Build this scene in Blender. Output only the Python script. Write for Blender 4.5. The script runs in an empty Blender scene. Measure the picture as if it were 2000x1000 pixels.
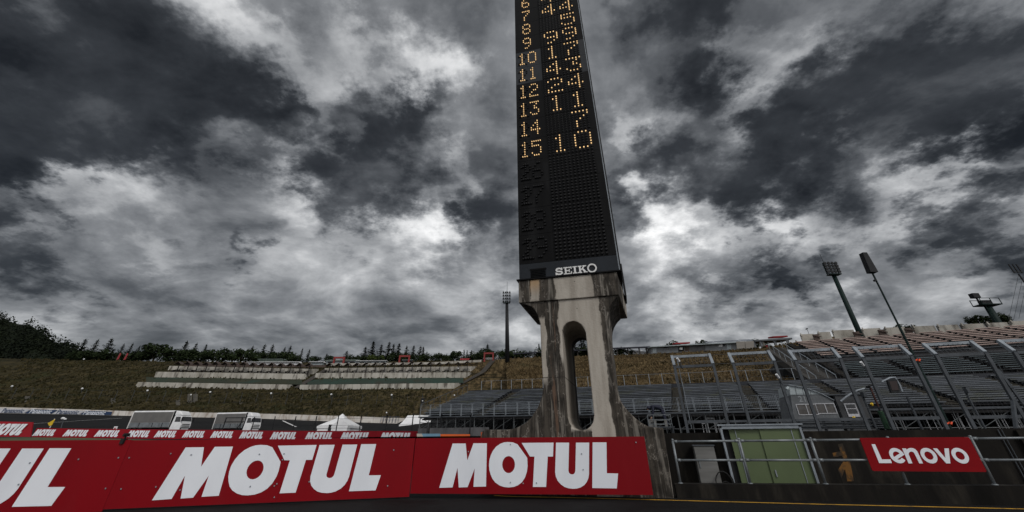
import bpy, bmesh, math, random
from mathutils import Vector, Matrix, noise as mnoise
from mathutils.geometry import tessellate_polygon
random.seed(7)
SC = bpy.context.scene
COL = SC.collection
R = math.radians
# ------------------------------------------------------------------ camera
F, CX, CY, EYE = 778.0, 1000.0, 380.0, 1.05          # 14 mm lens on a 36 mm frame, in photograph pixels
TH = math.atan((856 - CY) / F)                        # pitch up
RO = -math.atan(10 / 1270.0)                          # slight roll
FW = Vector((0, math.cos(TH), math.sin(TH)))
U0 = Vector((0, -math.sin(TH), math.cos(TH)))
R0 = Vector((1, 0, 0))
RT = R0 * math.cos(RO) + U0 * math.sin(RO)
UP = -R0 * math.sin(RO) + U0 * math.cos(RO)
cam = bpy.data.cameras.new('camera')
camo = bpy.data.objects.new('camera', cam)
COL.objects.link(camo)
camo.matrix_world = Matrix(((RT.x, UP.x, -FW.x, 0), (RT.y, UP.y, -FW.y, 0), (RT.z, UP.z, -FW.z, EYE), (0, 0, 0, 1)))
cam.sensor_width = 36.0
cam.lens = 36.0 * F / 2000
cam.shift_y = -(500 - CY) / 2000
cam.clip_start = 0.05
cam.clip_end = 5000
SC.camera = camo


def ray(x, y):
    return FW + RT * ((x - CX) / F) - UP * ((y - CY) / F)


def at(x, y, Y):
    d = ray(x, y)
    return Vector((0, 0, EYE)) + d * (Y / d.y)


def atz(x, y, z):
    d = ray(x, y)
    return Vector((0, 0, EYE)) + d * ((z - EYE) / d.z)


# ------------------------------------------------------------------ node helpers
class NT:
    def __init__(s, nt):
        s.nt = nt

    def n(s, typ, ins=None, **props):
        nd = s.nt.nodes.new(typ)
        for k, v in props.items():
            setattr(nd, k, v)
        for k, v in (ins or {}).items():
            sock = nd.inputs[k]
            if hasattr(v, 'node'):
                s.nt.links.new(v, sock)
            else:
                sock.default_value = v
        return nd

    def m(s, op, a, b=0.0, c=None, clamp=False):
        ins = {0: a, 1: b}
        if c is not None:
            ins[2] = c
        return s.n('ShaderNodeMath', ins, operation=op, use_clamp=clamp).outputs[0]

    def v(s, op, a, b=None, scale=None):
        ins = {0: a}
        if b is not None:
            ins[1] = b
        nd = s.n('ShaderNodeVectorMath', ins, operation=op)
        if scale is not None:
            if hasattr(scale, 'node'):
                s.nt.links.new(scale, nd.inputs['Scale'])
            else:
                nd.inputs['Scale'].default_value = scale
        return nd.outputs['Value'] if op in ('DOT_PRODUCT', 'LENGTH') else nd.outputs['Vector']

    def noise(s, vec, scale, detail=5, rough=0.55, dist=0.0, color=False):
        nd = s.n('ShaderNodeTexNoise', {'Vector': vec, 'Scale': scale, 'Detail': detail, 'Roughness': rough, 'Distortion': dist})
        return nd.outputs['Color' if color else 'Fac']

    def ss(s, x, lo, hi):
        nd = s.n('ShaderNodeMapRange', {0: x, 1: lo, 2: hi, 3: 0.0, 4: 1.0}, interpolation_type='SMOOTHSTEP')
        return nd.outputs[0]

    def mix(s, f, a, b):
        nd = s.n('ShaderNodeMix', data_type='RGBA')
        for k, v in ((0, f), (6, a), (7, b)):
            if hasattr(v, 'node'):
                s.nt.links.new(v, nd.inputs[k])
            else:
                nd.inputs[k].default_value = v if k == 0 else (*v, 1)
        return nd.outputs[2]

    def sep(s, v):
        return s.n('ShaderNodeSeparateXYZ', {0: v}).outputs

    def comb(s, x, y, z):
        return s.n('ShaderNodeCombineXYZ', {0: x, 1: y, 2: z}).outputs[0]


# ------------------------------------------------------------------ world: broken storm cloud over a Nishita sky
SUN_EL, SUN_AZ = 42.0, 152.0                          # azimuth from +Y (view direction), clockwise: behind the camera
W = bpy.data.worlds.new('World')
SC.world = W
W.use_nodes = True
W.node_tree.nodes.clear()
N = NT(W.node_tree)
sky = N.n('ShaderNodeTexSky', sky_type='NISHITA', sun_disc=False)
sky.sun_elevation = R(SUN_EL)
sky.sun_rotation = R(SUN_AZ)
D0 = N.v('NORMALIZE', N.n('ShaderNodeTexCoord').outputs['Generated'])
sx, sy, sz = N.sep(D0)
zc = N.m('MAXIMUM', sz, 0.0)
den = N.m('ADD', zc, 0.30)
pl = N.comb(N.m('DIVIDE', sx, den), N.m('DIVIDE', sy, den), 0.0)      # the cloud layer seen in perspective
w1 = N.v('SUBTRACT', N.noise(pl, 2.2, 6, 0.6, color=True), (0.5, 0.5, 0.5))
w2 = N.v('SUBTRACT', N.noise(pl, 7.5, 6, 0.62, color=True), (0.5, 0.5, 0.5))
DW = N.v('NORMALIZE', N.v('ADD', D0, N.v('ADD', N.v('SCALE', w1, scale=0.30), N.v('SCALE', w2, scale=0.30))))
# cloud masses and gaps: (photo x, y, radius, amount) ; where they stand in the sky dome
BLOBS = [
    (110, 150, 190, -1.1), (250, 170, 150, -.8), (330, 215, 110, -.7), (230, 50, 90, -.75), (60, 240, 130, -.8), (60, 330, 75, -.8), (150, 310, 70, -.7), (40, 75, 60, .35), (20, 20, 60, -.4),
    (490, 195, 60, -.75), (555, 235, 38, -.7), (440, 170, 55, -.5), (490, 300, 40, -.5), (350, 310, 30, -.35),
    (690, 200, 55, -.55), (770, 205, 65, -.75), (800, 240, 55, -.65), (720, 265, 50, -.5), (620, 330, 65, -1.0), (700, 310, 60, -.8), (770, 345, 50, -.6), (730, 400, 60, -.75), (690, 420, 40, -.4),
    (950, 390, 70, -1.0), (900, 375, 40, -.5), (1000, 460, 50, -.4), (900, 60, 130, -.35), (710, 20, 50, -.35), (960, 240, 60, -.3),
    (10, 440, 60, -.75), (20, 520, 70, -.6), (160, 445, 28, -.4), (480, 478, 26, -.55), (300, 530, 60, -.2), (70, 560, 60, -.3),
    (1300, 30, 70, -.8), (1390, 10, 50, -.5), (1370, 165, 55, -.7), (1340, 215, 45, -.4), (1275, 335, 50, -.9), (1350, 320, 55, -.8), (1430, 345, 70, -1.1), (1420, 395, 40, -.7), (1510, 300, 80, -1.0), (1600, 240, 85, -1.0),
    (1560, 170, 60, -.5), (1700, 170, 100, -1.0), (1800, 100, 110, -.9), (1900, 180, 100, -1.0), (1960, 60, 110, -.9), (1760, 250, 60, -.6), (1970, 230, 70, -.8),
    (1520, 525, 50, -.9), (1390, 560, 45, -.4), (1960, 420, 80, -1.0), (1860, 430, 60, -.5), (1780, 470, 50, -.6), (1940, 480, 60, -.7), (1640, 395, 50, -.35), (1215, 400, 30, -.6), (1230, 455, 25, -.5), (1640, 330, 50, -.4),
    (520, 70, 60, .55), (590, 130, 60, .5), (660, 60, 60, .45), (700, 120, 60, .5), (820, 110, 60, .95), (870, 135, 50, .8), (920, 110, 40, .4), (800, 160, 40, .6), (480, 20, 50, .45), (400, 40, 40, .4), (560, 180, 30, .4),
    (60, 365, 55, .7), (200, 375, 70, .55), (300, 360, 50, .35), (330, 280, 50, .35), (430, 260, 50, .35), (600, 260, 50, .4), (690, 230, 25, .4), (540, 290, 30, .35),
    (600, 400, 60, .55), (560, 370, 40, .35), (860, 430, 55, .8), (820, 470, 70, .6), (890, 300, 40, .45), (540, 510, 70, .3), (350, 480, 60, .3), (690, 500, 70, .25), (450, 590, 80, .12),
    (1270, 440, 55, 1.0), (1320, 450, 45, .5), (1420, 420, 50, .55), (1500, 405, 40, .5), (1205, 280, 35, .7), (1240, 220, 40, .3), (1430, 240, 40, .35), (1450, 170, 40, .5), (1520, 100, 60, .55), (1600, 80, 50, .35), (1420, 90, 35, .4), (1460, 30, 40, .3),
    (1640, 290, 30, .4), (1860, 310, 60, .55), (1940, 300, 50, .4), (1560, 440, 60, .45), (1680, 440, 50, .35), (1780, 380, 60, .3),
    (1600, 600, 60, .55), (1480, 600, 60, .5), (1340, 620, 70, .45), (1480, 540, 30, .5), (1860, 590, 60, .2), (1000, 660, 70, .4), (930, 600, 60, .2), (1290, 510, 40, .3),
]
acc = None
for (bx, by, br, amt) in BLOBS:
    amt *= 0.98 if amt > 0 else 0.95
    c0 = ray(bx, by).normalized()
    sg = (c0.angle(ray(bx + br * .7, by)) + c0.angle(ray(bx, by + br * .7))) / 2 / .7
    dt = N.v('DOT_PRODUCT', DW, tuple(c0))
    e = N.m('EXPONENT', N.m('MULTIPLY', N.m('SUBTRACT', dt, 1.0), 2.0 / (sg * sg)))
    acc = N.m('MULTIPLY', e, amt) if acc is None else N.m('MULTIPLY_ADD', e, amt, acc)
acc = N.m('DIVIDE', acc, N.m('SQRT', N.m('MULTIPLY_ADD', N.m('MULTIPLY', acc, acc), 0.55, 1.0)))   # masses overlap without going black
fine = N.noise(pl, 2.5, 14, 0.565, 0.3)
fine2 = N.noise(N.v('ADD', N.v('MULTIPLY', pl, (.7, 1.25, 1)), (7.3, 2.1, 0)), 7.0, 10, 0.58, 0.25)
lum = N.m('MULTIPLY_ADD', N.m('SUBTRACT', fine, 0.5), 3.7, N.m('MULTIPLY', acc, 1.3))
lum = N.m('MULTIPLY_ADD', N.m('SUBTRACT', fine2, 0.5), 0.8, lum)
SKY_G = 1.35
rampn = N.n('ShaderNodeValToRGB', {0: N.m('MULTIPLY_ADD', lum, 0.25, 0.580, clamp=True)})
cr = rampn.color_ramp
cr.interpolation = 'LINEAR'
stops = [(0.0, (0.0035, 0.0037, 0.004)), (0.18, (0.0095, 0.0103, 0.0115)), (0.34, (0.027, 0.0295, 0.033)), (0.48, (0.078, 0.083, 0.090)), (0.60, (0.172, 0.179, 0.189)), (0.73, (0.345, 0.353, 0.363)), (0.87, (0.62, 0.625, 0.63)), (1.0, (0.92, 0.92, 0.92))]
while len(cr.elements) < len(stops):
    cr.elements.new(0.5)
for el, (p, c) in zip(cr.elements, stops):
    el.position = p
    el.color = (*c, 1)
back = N.ss(N.m('MULTIPLY', sy, -1.0), 0.0, 0.55)      # unseen sky behind the camera, brightened to light the boards
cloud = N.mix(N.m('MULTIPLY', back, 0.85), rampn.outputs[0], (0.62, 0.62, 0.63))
skyc = N.v('SCALE', sky.outputs[0], scale=0.10)
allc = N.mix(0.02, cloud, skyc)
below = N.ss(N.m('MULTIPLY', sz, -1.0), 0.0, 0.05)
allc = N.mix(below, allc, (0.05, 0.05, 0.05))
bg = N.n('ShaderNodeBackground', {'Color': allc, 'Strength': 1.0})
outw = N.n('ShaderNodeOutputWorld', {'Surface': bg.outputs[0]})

sun = bpy.data.lights.new('sun', 'SUN')
sun.energy = 1.0
sun.angle = R(18)
sun.color = (1.0, 0.955, 0.9)
suno = bpy.data.objects.new('sun', sun)
COL.objects.link(suno)
sd = Vector((math.sin(R(SUN_AZ)) * math.cos(R(SUN_EL)), math.cos(R(SUN_AZ)) * math.cos(R(SUN_EL)), math.sin(R(SUN_EL))))
suno.rotation_euler = sd.to_track_quat('Z', 'Y').to_euler()
SC.view_settings.view_transform = 'Standard'
SC.view_settings.look = 'None'
SC.view_settings.exposure = 0.42
SC.view_settings.gamma = 1.0


# ------------------------------------------------------------------ materials
MATS = {}


def surf(name, c1, c2=None, *a_, rnd=0.0, **k_):
    return surf_(name, c1, c2, *a_, rnd=rnd, **k_)


def surf_(name, c1, c2=None, scale=3.0, rough=0.7, metal=0.0, bump=0.0, stretch=(1, 1, 1), detail=6, lo=0.35, hi=0.65, c3=None, s3=0.6, spec=0.4, world=False, rnd=0.0):
    if name in MATS:
        return MATS[name]
    mt = bpy.data.materials.new(name)
    mt.use_nodes = True
    mt.node_tree.nodes.clear()
    n = NT(mt.node_tree)
    vec = n.n('ShaderNodeNewGeometry').outputs['Position'] if world else n.n('ShaderNodeTexCoord').outputs['Object']
    vec = n.v('MULTIPLY', vec, stretch)
    nz = n.noise(vec, scale, detail, 0.6)
    col = n.mix(n.ss(nz, lo, hi), c1, c2 or tuple(v * .75 for v in c1))
    if c3:
        col = n.mix(n.ss(n.noise(n.v('ADD', vec, (31.0, 7.0, 3.0)), s3, 5, 0.6), 0.5, 0.68), col, c3)
    if rnd:
        oi = n.n('ShaderNodeObjectInfo').outputs['Random']
        col = n.v('SCALE', col, scale=n.m('MULTIPLY_ADD', oi, 2 * rnd, 1.0 - rnd))
    ins = {'Base Color': col, 'Roughness': n.m('MULTIPLY_ADD', nz, 0.2, rough - .1), 'Metallic': metal, 'Specular IOR Level': spec}
    if bump:
        b = n.n('ShaderNodeBump', {'Strength': bump, 'Distance': 0.02, 'Height': n.noise(vec, scale * 4, 6, 0.65)})
        ins['Normal'] = b.outputs[0]
    p = n.n('ShaderNodeBsdfPrincipled', ins)
    n.n('ShaderNodeOutputMaterial', {'Surface': p.outputs[0]})
    MATS[name] = mt
    return mt


def emis(name, col, strength):
    mt = bpy.data.materials.new(name)
    mt.use_nodes = True
    mt.node_tree.nodes.clear()
    n = NT(mt.node_tree)
    tc = n.n('ShaderNodeTexCoord').outputs['Object']
    e = n.n('ShaderNodeEmission', {'Color': (*col, 1), 'Strength': n.m('MULTIPLY_ADD', n.noise(tc, 3.0, 2), strength * .8, strength * .6)})
    n.n('ShaderNodeOutputMaterial', {'Surface': e.outputs[0]})
    MATS[name] = mt
    return mt


ASPH = surf('asphalt', (0.0038, 0.0038, 0.004), (0.0075, 0.0075, 0.0078), 2.2, 0.9, bump=0.5, world=True, c3=(0.005, 0.005, 0.0055), s3=.35, spec=.15)
ASPH2 = surf('runoff_asphalt', (0.007, 0.0073, 0.008), (0.0135, 0.0138, 0.0145), .5, 0.9, stretch=(.15, 1, 1), world=True, c3=(0.007, 0.007, 0.008), s3=.2, spec=.15)
REDB = surf('red_board', (0.20, 0.0008, 0.0052), (0.17, 0.0009, 0.0046), .7, 0.42, spec=.16, stretch=(1, 1, .35), c3=(0.185, 0.003, 0.007), s3=1.4)
REDF = surf('red_board_far', (0.25, 0.008, 0.015), (0.20, 0.006, 0.012), .15, 0.5, spec=.12)
WHITE = surf('white_lettering', (0.74, 0.77, 0.82), (0.67, 0.70, 0.75), 1.0, 0.45, spec=.3, stretch=(1, 1, .4))
WHITEP = surf('white_paint', (0.75, 0.75, 0.75), (0.62, 0.62, 0.61), 1.5, 0.5)
BOARDB = surf('board_back', (0.16, 0.15, 0.14), None, 3, 0.7)
GALV = surf('galvanised_steel', (0.074, 0.083, 0.094), (0.052, 0.059, 0.067), 2.5, 0.55, 0.1, spec=.25)
GALVL = surf('pale_galvanised', (0.27, 0.305, 0.34), (0.20, 0.225, 0.25), 2.5, 0.5, 0.15)
RAILM = surf('rail_steel', (0.20, 0.22, 0.235), (0.13, 0.145, 0.155), 5, 0.45, 0.3)
DARKM = surf('dark_steel', (0.011, 0.012, 0.014), (0.018, 0.019, 0.021), 3, 0.6, spec=.2)
GREENM = surf('dark_green_steel', (0.006, 0.016, 0.015), (0.009, 0.021, 0.019), 1, 0.6, spec=.15)
BLACK = surf('black_panel', (0.0034, 0.0035, 0.0039), (0.0055, 0.0057, 0.0062), 1.5, 0.55, spec=.08, c3=(0.010, 0.0103, 0.011), s3=.9, stretch=(2.5, 1, .5))
GREYP = surf('grey_panel', (0.022, 0.025, 0.029), (0.03, 0.033, 0.038), 1.5, 0.5, spec=.15)
BANDM = surf('slate_band', (0.014, 0.018, 0.024), (0.010, 0.013, 0.017), 2, 0.5, spec=.2)
BULBD = surf('dark_bulb', (0.0015, 0.0015, 0.002), (0.005, 0.005, 0.006), 6, 0.35, spec=.25)
BULBL = emis('lit_bulb', (1.0, 0.64, 0.30), 0.80)
YELLOW = surf('yellow_line', (0.62, 0.34, 0.03), (0.48, 0.25, 0.025), 3, 0.7, world=True, c3=(.2, .12, .03), s3=4)
GRASS = None
CONC = surf('pale_concrete', (0.40, 0.385, 0.345), (0.27, 0.255, 0.22), .6, 0.9, stretch=(1, 1, .25), c3=(0.11, 0.10, 0.085), s3=.8, world=True)
CONCD = surf('dark_concrete', (0.009, 0.008, 0.007), (0.036, 0.032, 0.0255), 1.6, 0.9, stretch=(1.8, 1.8, .45), bump=.4, c3=(0.004, 0.0037, 0.0033), s3=.9, world=True, spec=.15, lo=.45, hi=.78)
CONCW = surf('white_wall_concrete', (0.58, 0.555, 0.52), (0.46, 0.435, 0.40), .35, 0.8, stretch=(1, 1, .3), c3=(0.26, 0.21, 0.17), s3=.9, world=True)
SEATG = surf('grey_bench', (0.118, 0.131, 0.150), (0.072, 0.082, 0.094), .7, 0.6, .1, world=True, c3=(0.085, 0.093, 0.078), s3=.5, rnd=.28)
SEATG2 = surf('grey_riser', (0.040, 0.044, 0.05), (0.026, 0.029, 0.034), .8, 0.7, world=True)
SEATB = surf('teal_bench', (0.13, 0.165, 0.18), (0.09, 0.115, 0.13), 1, 0.55, world=True, rnd=.25)
SEATT = surf('tan_bench', (0.36, 0.275, 0.245), (0.26, 0.195, 0.172), 1.2, 0.7, world=True, rnd=.2)
VOID = surf('dark_deck', (0.010, 0.010, 0.011), (0.015, 0.015, 0.016), 2, 0.9)
TARP = surf('grey_tarp', (0.10, 0.10, 0.105), (0.06, 0.06, 0.063), 1.2, 0.8, stretch=(1, 1, .4))
CURT = surf('truck_curtain', (0.135, 0.132, 0.128), (0.112, 0.11, 0.107), .8, 0.6)
TRUCKG = surf('truck_gate', (0.20, 0.22, 0.235), (0.15, 0.165, 0.175), 1.5, 0.4, .4)
GLASS = surf('dark_glass', (0.012, 0.014, 0.017), (0.02, 0.022, 0.025), 2, 0.12, spec=.6)
RUBBER = surf('rubber', (0.012, 0.012, 0.012), None, 4, 0.8)
CANV = surf('white_canvas', (0.78, 0.79, 0.80), (0.66, 0.67, 0.69), .8, 0.6)
ARCHR = surf('arch_red', (0.24, 0.026, 0.024), (0.18, 0.02, 0.018), 1, 0.55)
BROWN = surf('brown_roof', (0.085, 0.06, 0.05), (0.05, 0.036, 0.03), 1, 0.8)
TIMB = surf('dark_timber', (0.020, 0.018, 0.017), (0.032, 0.028, 0.026), 2, 0.8)
NETG = surf('green_net', (0.012, 0.038, 0.027), (0.018, 0.030, 0.020), .25, 0.85, world=True, c3=(0.024, 0.022, 0.013), s3=.12)
CAB = surf('cabin_grey', (0.125, 0.135, 0.145), (0.09, 0.098, 0.106), 1.2, 0.65)
CABL = surf('cabin_pale', (0.36, 0.41, 0.43), (0.28, 0.32, 0.335), .8, 0.4)
GREEND = surf('green_door', (0.092, 0.125, 0.056), (0.078, 0.107, 0.048), .8, 0.5)
GREYDOOR = surf('grey_cabinet', (0.17, 0.17, 0.165), (0.12, 0.12, 0.115), 2, 0.5, stretch=(.3, .3, 2.5))
ORANGE = surf('orange_board', (0.62, 0.11, 0.015), (0.5, 0.085, 0.012), 1, 0.5)
BLUEB = surf('blue_board', (0.14, 0.27, 0.38), (0.11, 0.22, 0.31), 1, 0.5)
CREAM = surf('cream_paint', (0.42, 0.39, 0.34), (0.33, 0.31, 0.265), 1, 0.6)
PBLUE = surf('banner_blue', (0.010, 0.035, 0.10), (0.008, 0.028, 0.08), .6, 0.5)
PWHITE = surf('banner_white', (0.50, 0.51, 0.54), (0.43, 0.44, 0.47), .6, 0.5)
FLAGY = surf('flag_yellow', (0.65, 0.45, 0.02), (0.5, 0.33, 0.015), 1.5, 0.7)
FLAGR = surf('flag_red', (0.30, 0.03, 0.035), (0.22, 0.02, 0.025), 1, 0.7)
HIVIS = surf('hivis_orange', (0.9, 0.12, 0.04), (0.75, 0.09, 0.03), 3, 0.6)
NAVY = surf('navy_cloth', (0.010, 0.012, 0.026), (0.018, 0.021, 0.04), 6, 0.75)
SKIN = surf('skin', (0.32, 0.20, 0.15), (0.28, 0.17, 0.12), 6, 0.6)
TRUNK = surf('bark', (0.035, 0.028, 0.02), None, 3, 0.9)
CONL = surf('conifer_leaf', (0.010, 0.016, 0.010), (0.018, 0.026, 0.014), .8, 0.9, spec=.1)
BUSHL = surf('broadleaf', (0.024, 0.036, 0.014), (0.012, 0.019, 0.009), .5, 0.9, spec=.1)
LIMEL = surf('light_leaf', (0.055, 0.075, 0.018), (0.036, 0.05, 0.014), .5, 0.9, spec=.1)
FORL = surf('forest_leaf', (0.006, 0.009, 0.006), (0.013, 0.018, 0.009), .12, 0.9, spec=.1)
ORPAINT = surf('orange_paint', (0.15, 0.066, 0.009), (0.022, 0.015, 0.008), 4.5, 0.8, lo=.42, hi=.58)
SOLAR = surf('panel_blue_grey', (0.20, 0.22, 0.25), (0.15, 0.165, 0.19), 1, 0.4)
SCREEN = surf('screen_dark', (0.028, 0.014, 0.013), (0.02, 0.012, 0.011), 5, 0.4)


def grass_mat():
    mt = bpy.data.materials.new('hill_grass')
    mt.use_nodes = True
    mt.node_tree.nodes.clear()
    n = NT(mt.node_tree)
    pos = n.n('ShaderNodeNewGeometry').outputs['Position']
    x, y, z = n.sep(pos)
    a = n.noise(pos, 0.09, 6, 0.6)
    b = n.noise(n.v('MULTIPLY', pos, (1, 1, 3)), 0.9, 8, 0.7)
    c = n.noise(n.v('MULTIPLY', pos, (.10, .10, 1.6)), 0.55, 7, 0.65)
    # dry brown grass on the slope right of the shelters, greener to the left
    dry = n.ss(n.m('MULTIPLY_ADD', n.m('SUBTRACT', a, .5), 70.0, x), -46.0, 2.0)
    t = n.noise(n.v('MULTIPLY', pos, (1.0, .24, .5)), .85, 10, 0.74)
    green = n.mix(n.ss(t, .40, .62), (0.011, 0.011, 0.005), (0.070, 0.056, 0.026))
    brown = n.mix(n.ss(t, .38, .64), (0.030, 0.021, 0.010), (0.165, 0.118, 0.060))
    col = n.mix(dry, green, brown)
    col = n.mix(n.m('MULTIPLY', n.ss(c, .52, .64), .8), col, (0.014, 0.013, 0.006))
    col = n.mix(n.m('MULTIPLY', n.ss(a, .50, .66), .65), col, (0.026, 0.029, 0.010))
    bm = n.n('ShaderNodeBump', {'Strength': .9, 'Distance': .4, 'Height': b})
    p = n.n('ShaderNodeBsdfPrincipled', {'Base Color': col, 'Roughness': .95, 'Specular IOR Level': .1, 'Normal': bm.outputs[0]})
    n.n('ShaderNodeOutputMaterial', {'Surface': p.outputs[0]})
    return mt


GRASS = grass_mat()


def pylon_concrete():
    """weathered concrete; stains and darker zones sit where the photograph has them, in the pylon's own coordinates (x along its face, z up)"""
    mt = bpy.data.materials.new('pylon_concrete')
    mt.use_nodes = True
    mt.node_tree.nodes.clear()
    n = NT(mt.node_tree)
    o = n.n('ShaderNodeTexCoord').outputs['Object']
    x, y, z = n.sep(o)
    wob = n.m('MULTIPLY', n.m('SUBTRACT', n.noise(n.v('MULTIPLY', o, (1, 1, .6)), 2.2, 6, 0.65), .5), .34)
    xw = n.m('ADD', x, wob)
    drip = n.noise(n.v('MULTIPLY', o, (9, 9, .55)), 1.0, 7, 0.6)
    blot = n.noise(o, 2.4, 8, 0.62)
    fin = n.noise(o, 16, 6, 0.6)
    col = n.mix(n.ss(n.noise(n.v('MULTIPLY', o, (3, 3, .5)), 1.1, 6, .6), .35, .68), (0.41, 0.378, 0.332), (0.275, 0.248, 0.212))
    col = n.mix(n.m('MULTIPLY', n.ss(fin, .52, .7), .35), col, (0.42, 0.39, 0.34))

    def band(c, w, soft=.09):
        d = n.m('ABSOLUTE', n.m('SUBTRACT', xw, c))
        return n.m('SUBTRACT', 1.0, n.ss(d, w, w + soft))

    def zr(lo, hi, soft=.2):
        return n.m('MULTIPLY', n.ss(z, lo - soft, lo + soft), n.m('SUBTRACT', 1.0, n.ss(z, hi - soft, hi + soft)))
    leg = n.m('LESS_THAN', z, 4.19)
    cap = n.m('SUBTRACT', 1.0, leg)
    d1 = n.m('MULTIPLY', band(-2.24, .13), leg)
    d1 = n.m('MAXIMUM', d1, n.m('MULTIPLY', band(-2.03, .05, .06), n.m('MULTIPLY', leg, n.ss(z, 3.0, 2.2))))
    d2 = n.m('MULTIPLY', band(-.90, .05), n.m('MULTIPLY', leg, .9))
    d3 = n.m('MULTIPLY', n.m('SUBTRACT', 1.0, n.ss(n.m('ADD', z, wob), 2.0, 2.45)), n.m('LESS_THAN', xw, -1.98))
    d4 = n.m('MULTIPLY', n.m('SUBTRACT', 1.0, n.ss(n.m('ADD', z, n.m('MULTIPLY', wob, 2.0)), 1.5, 2.1)), n.m('GREATER_THAN', xw, -.98))
    d5 = n.m('MULTIPLY', n.m('SUBTRACT', 1.0, n.ss(n.m('ADD', z, wob), 1.05, 1.3)), n.m('MAXIMUM', n.m('LESS_THAN', xw, -1.5), n.m('GREATER_THAN', xw, -1.0)))
    c1 = n.m('MULTIPLY', n.m('MAXIMUM', n.m('MAXIMUM', band(-2.95, .13), band(-2.33, .15)), band(-.72, .34)), cap)
    under = n.m('MULTIPLY', zr(3.75, 4.2, .1), n.m('MULTIPLY', n.m('MAXIMUM', n.m('LESS_THAN', xw, -2.1), n.m('GREATER_THAN', xw, -1.0)), .8))  # darker band just below the capital, either side of the slot
    dark = d1
    for q in (d2, d3, d4, d5, c1, under):
        dark = n.m('MAXIMUM', dark, q)
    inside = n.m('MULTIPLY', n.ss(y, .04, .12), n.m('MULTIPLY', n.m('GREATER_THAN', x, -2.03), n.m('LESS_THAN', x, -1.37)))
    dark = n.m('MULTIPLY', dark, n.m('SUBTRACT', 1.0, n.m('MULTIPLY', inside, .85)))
    dark = n.m('MAXIMUM', dark, n.m('MULTIPLY', inside, n.ss(n.m('ADD', y, wob), 1.9, 2.1)))  # darker band deep inside the slot
    dark = n.m('MULTIPLY', n.ss(dark, .1, .75), n.m('MULTIPLY_ADD', n.ss(drip, .36, .48), .42, .58), clamp=True)
    dcol = n.mix(n.ss(n.m('ADD', n.m('MULTIPLY', drip, .6), n.m('MULTIPLY', blot, .4)), .42, .60), (0.013, 0.011, 0.009), (0.064, 0.055, 0.045))
    col = n.mix(dark, col, dcol)
    seam = n.m('MULTIPLY', n.m('LESS_THAN', n.m('ABSOLUTE', n.m('SUBTRACT', z, 2.31)), .012), n.m('LESS_THAN', x, -2.0))
    col = n.mix(n.m('MULTIPLY', seam, .7), col, (0.02, 0.017, 0.014))
    tie = n.v('LENGTH', n.v('SUBTRACT', n.v('MULTIPLY', n.comb(x, 0.0, z), (1.6, 1, 1.4)), n.v('ADD', n.v('FLOOR', n.v('MULTIPLY', n.comb(x, 0.0, z), (1.6, 1, 1.4))), (.5, 0, .5))))
    col = n.mix(n.m('MULTIPLY', n.m('LESS_THAN', tie, .022), .65), col, (0.03, 0.026, 0.022))
    rust = n.m('MULTIPLY', n.m('MULTIPLY', band(-2.66, .09), cap), n.ss(z, 4.3, 4.75))
    col = n.mix(n.m('MULTIPLY', rust, .7), col, (0.36, 0.22, 0.10))
    rustd = n.m('MULTIPLY', n.m('MULTIPLY', band(-2.24, .05, .04), leg), n.ss(drip, .5, .62))
    col = n.mix(n.m('MULTIPLY', rustd, .6), col, (0.15, 0.085, 0.055))
    # white lime veins running out of the cracks
    vn = n.m('ABSOLUTE', n.m('SUBTRACT', n.noise(n.v('MULTIPLY', o, (2.6, 2.6, 1.1)), 1.3, 6, .62), .5))
    vein = n.m('MULTIPLY', n.m('SUBTRACT', 1.0, n.ss(vn, .002, .011)), n.m('MULTIPLY', n.ss(dark, .25, .6), n.ss(blot, .42, .56)))
    col = n.mix(n.m('MULTIPLY', vein, .5), col, (0.33, 0.30, 0.265))
    lime = n.m('MULTIPLY', n.ss(blot, .60, .68), n.m('SUBTRACT', 1.0, n.ss(z, 1.55, 1.8)))
    col = n.mix(n.m('MULTIPLY', lime, .7), col, (0.38, 0.35, 0.31))
    b = n.n('ShaderNodeBump', {'Strength': .35, 'Distance': .02, 'Height': n.m('ADD', fin, blot)})
    p = n.n('ShaderNodeBsdfPrincipled', {'Base Color': col, 'Roughness': .88, 'Specular IOR Level': .25, 'Normal': b.outputs[0]})
    n.n('ShaderNodeOutputMaterial', {'Surface': p.outputs[0]})
    return mt


PYL = pylon_concrete()


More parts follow.
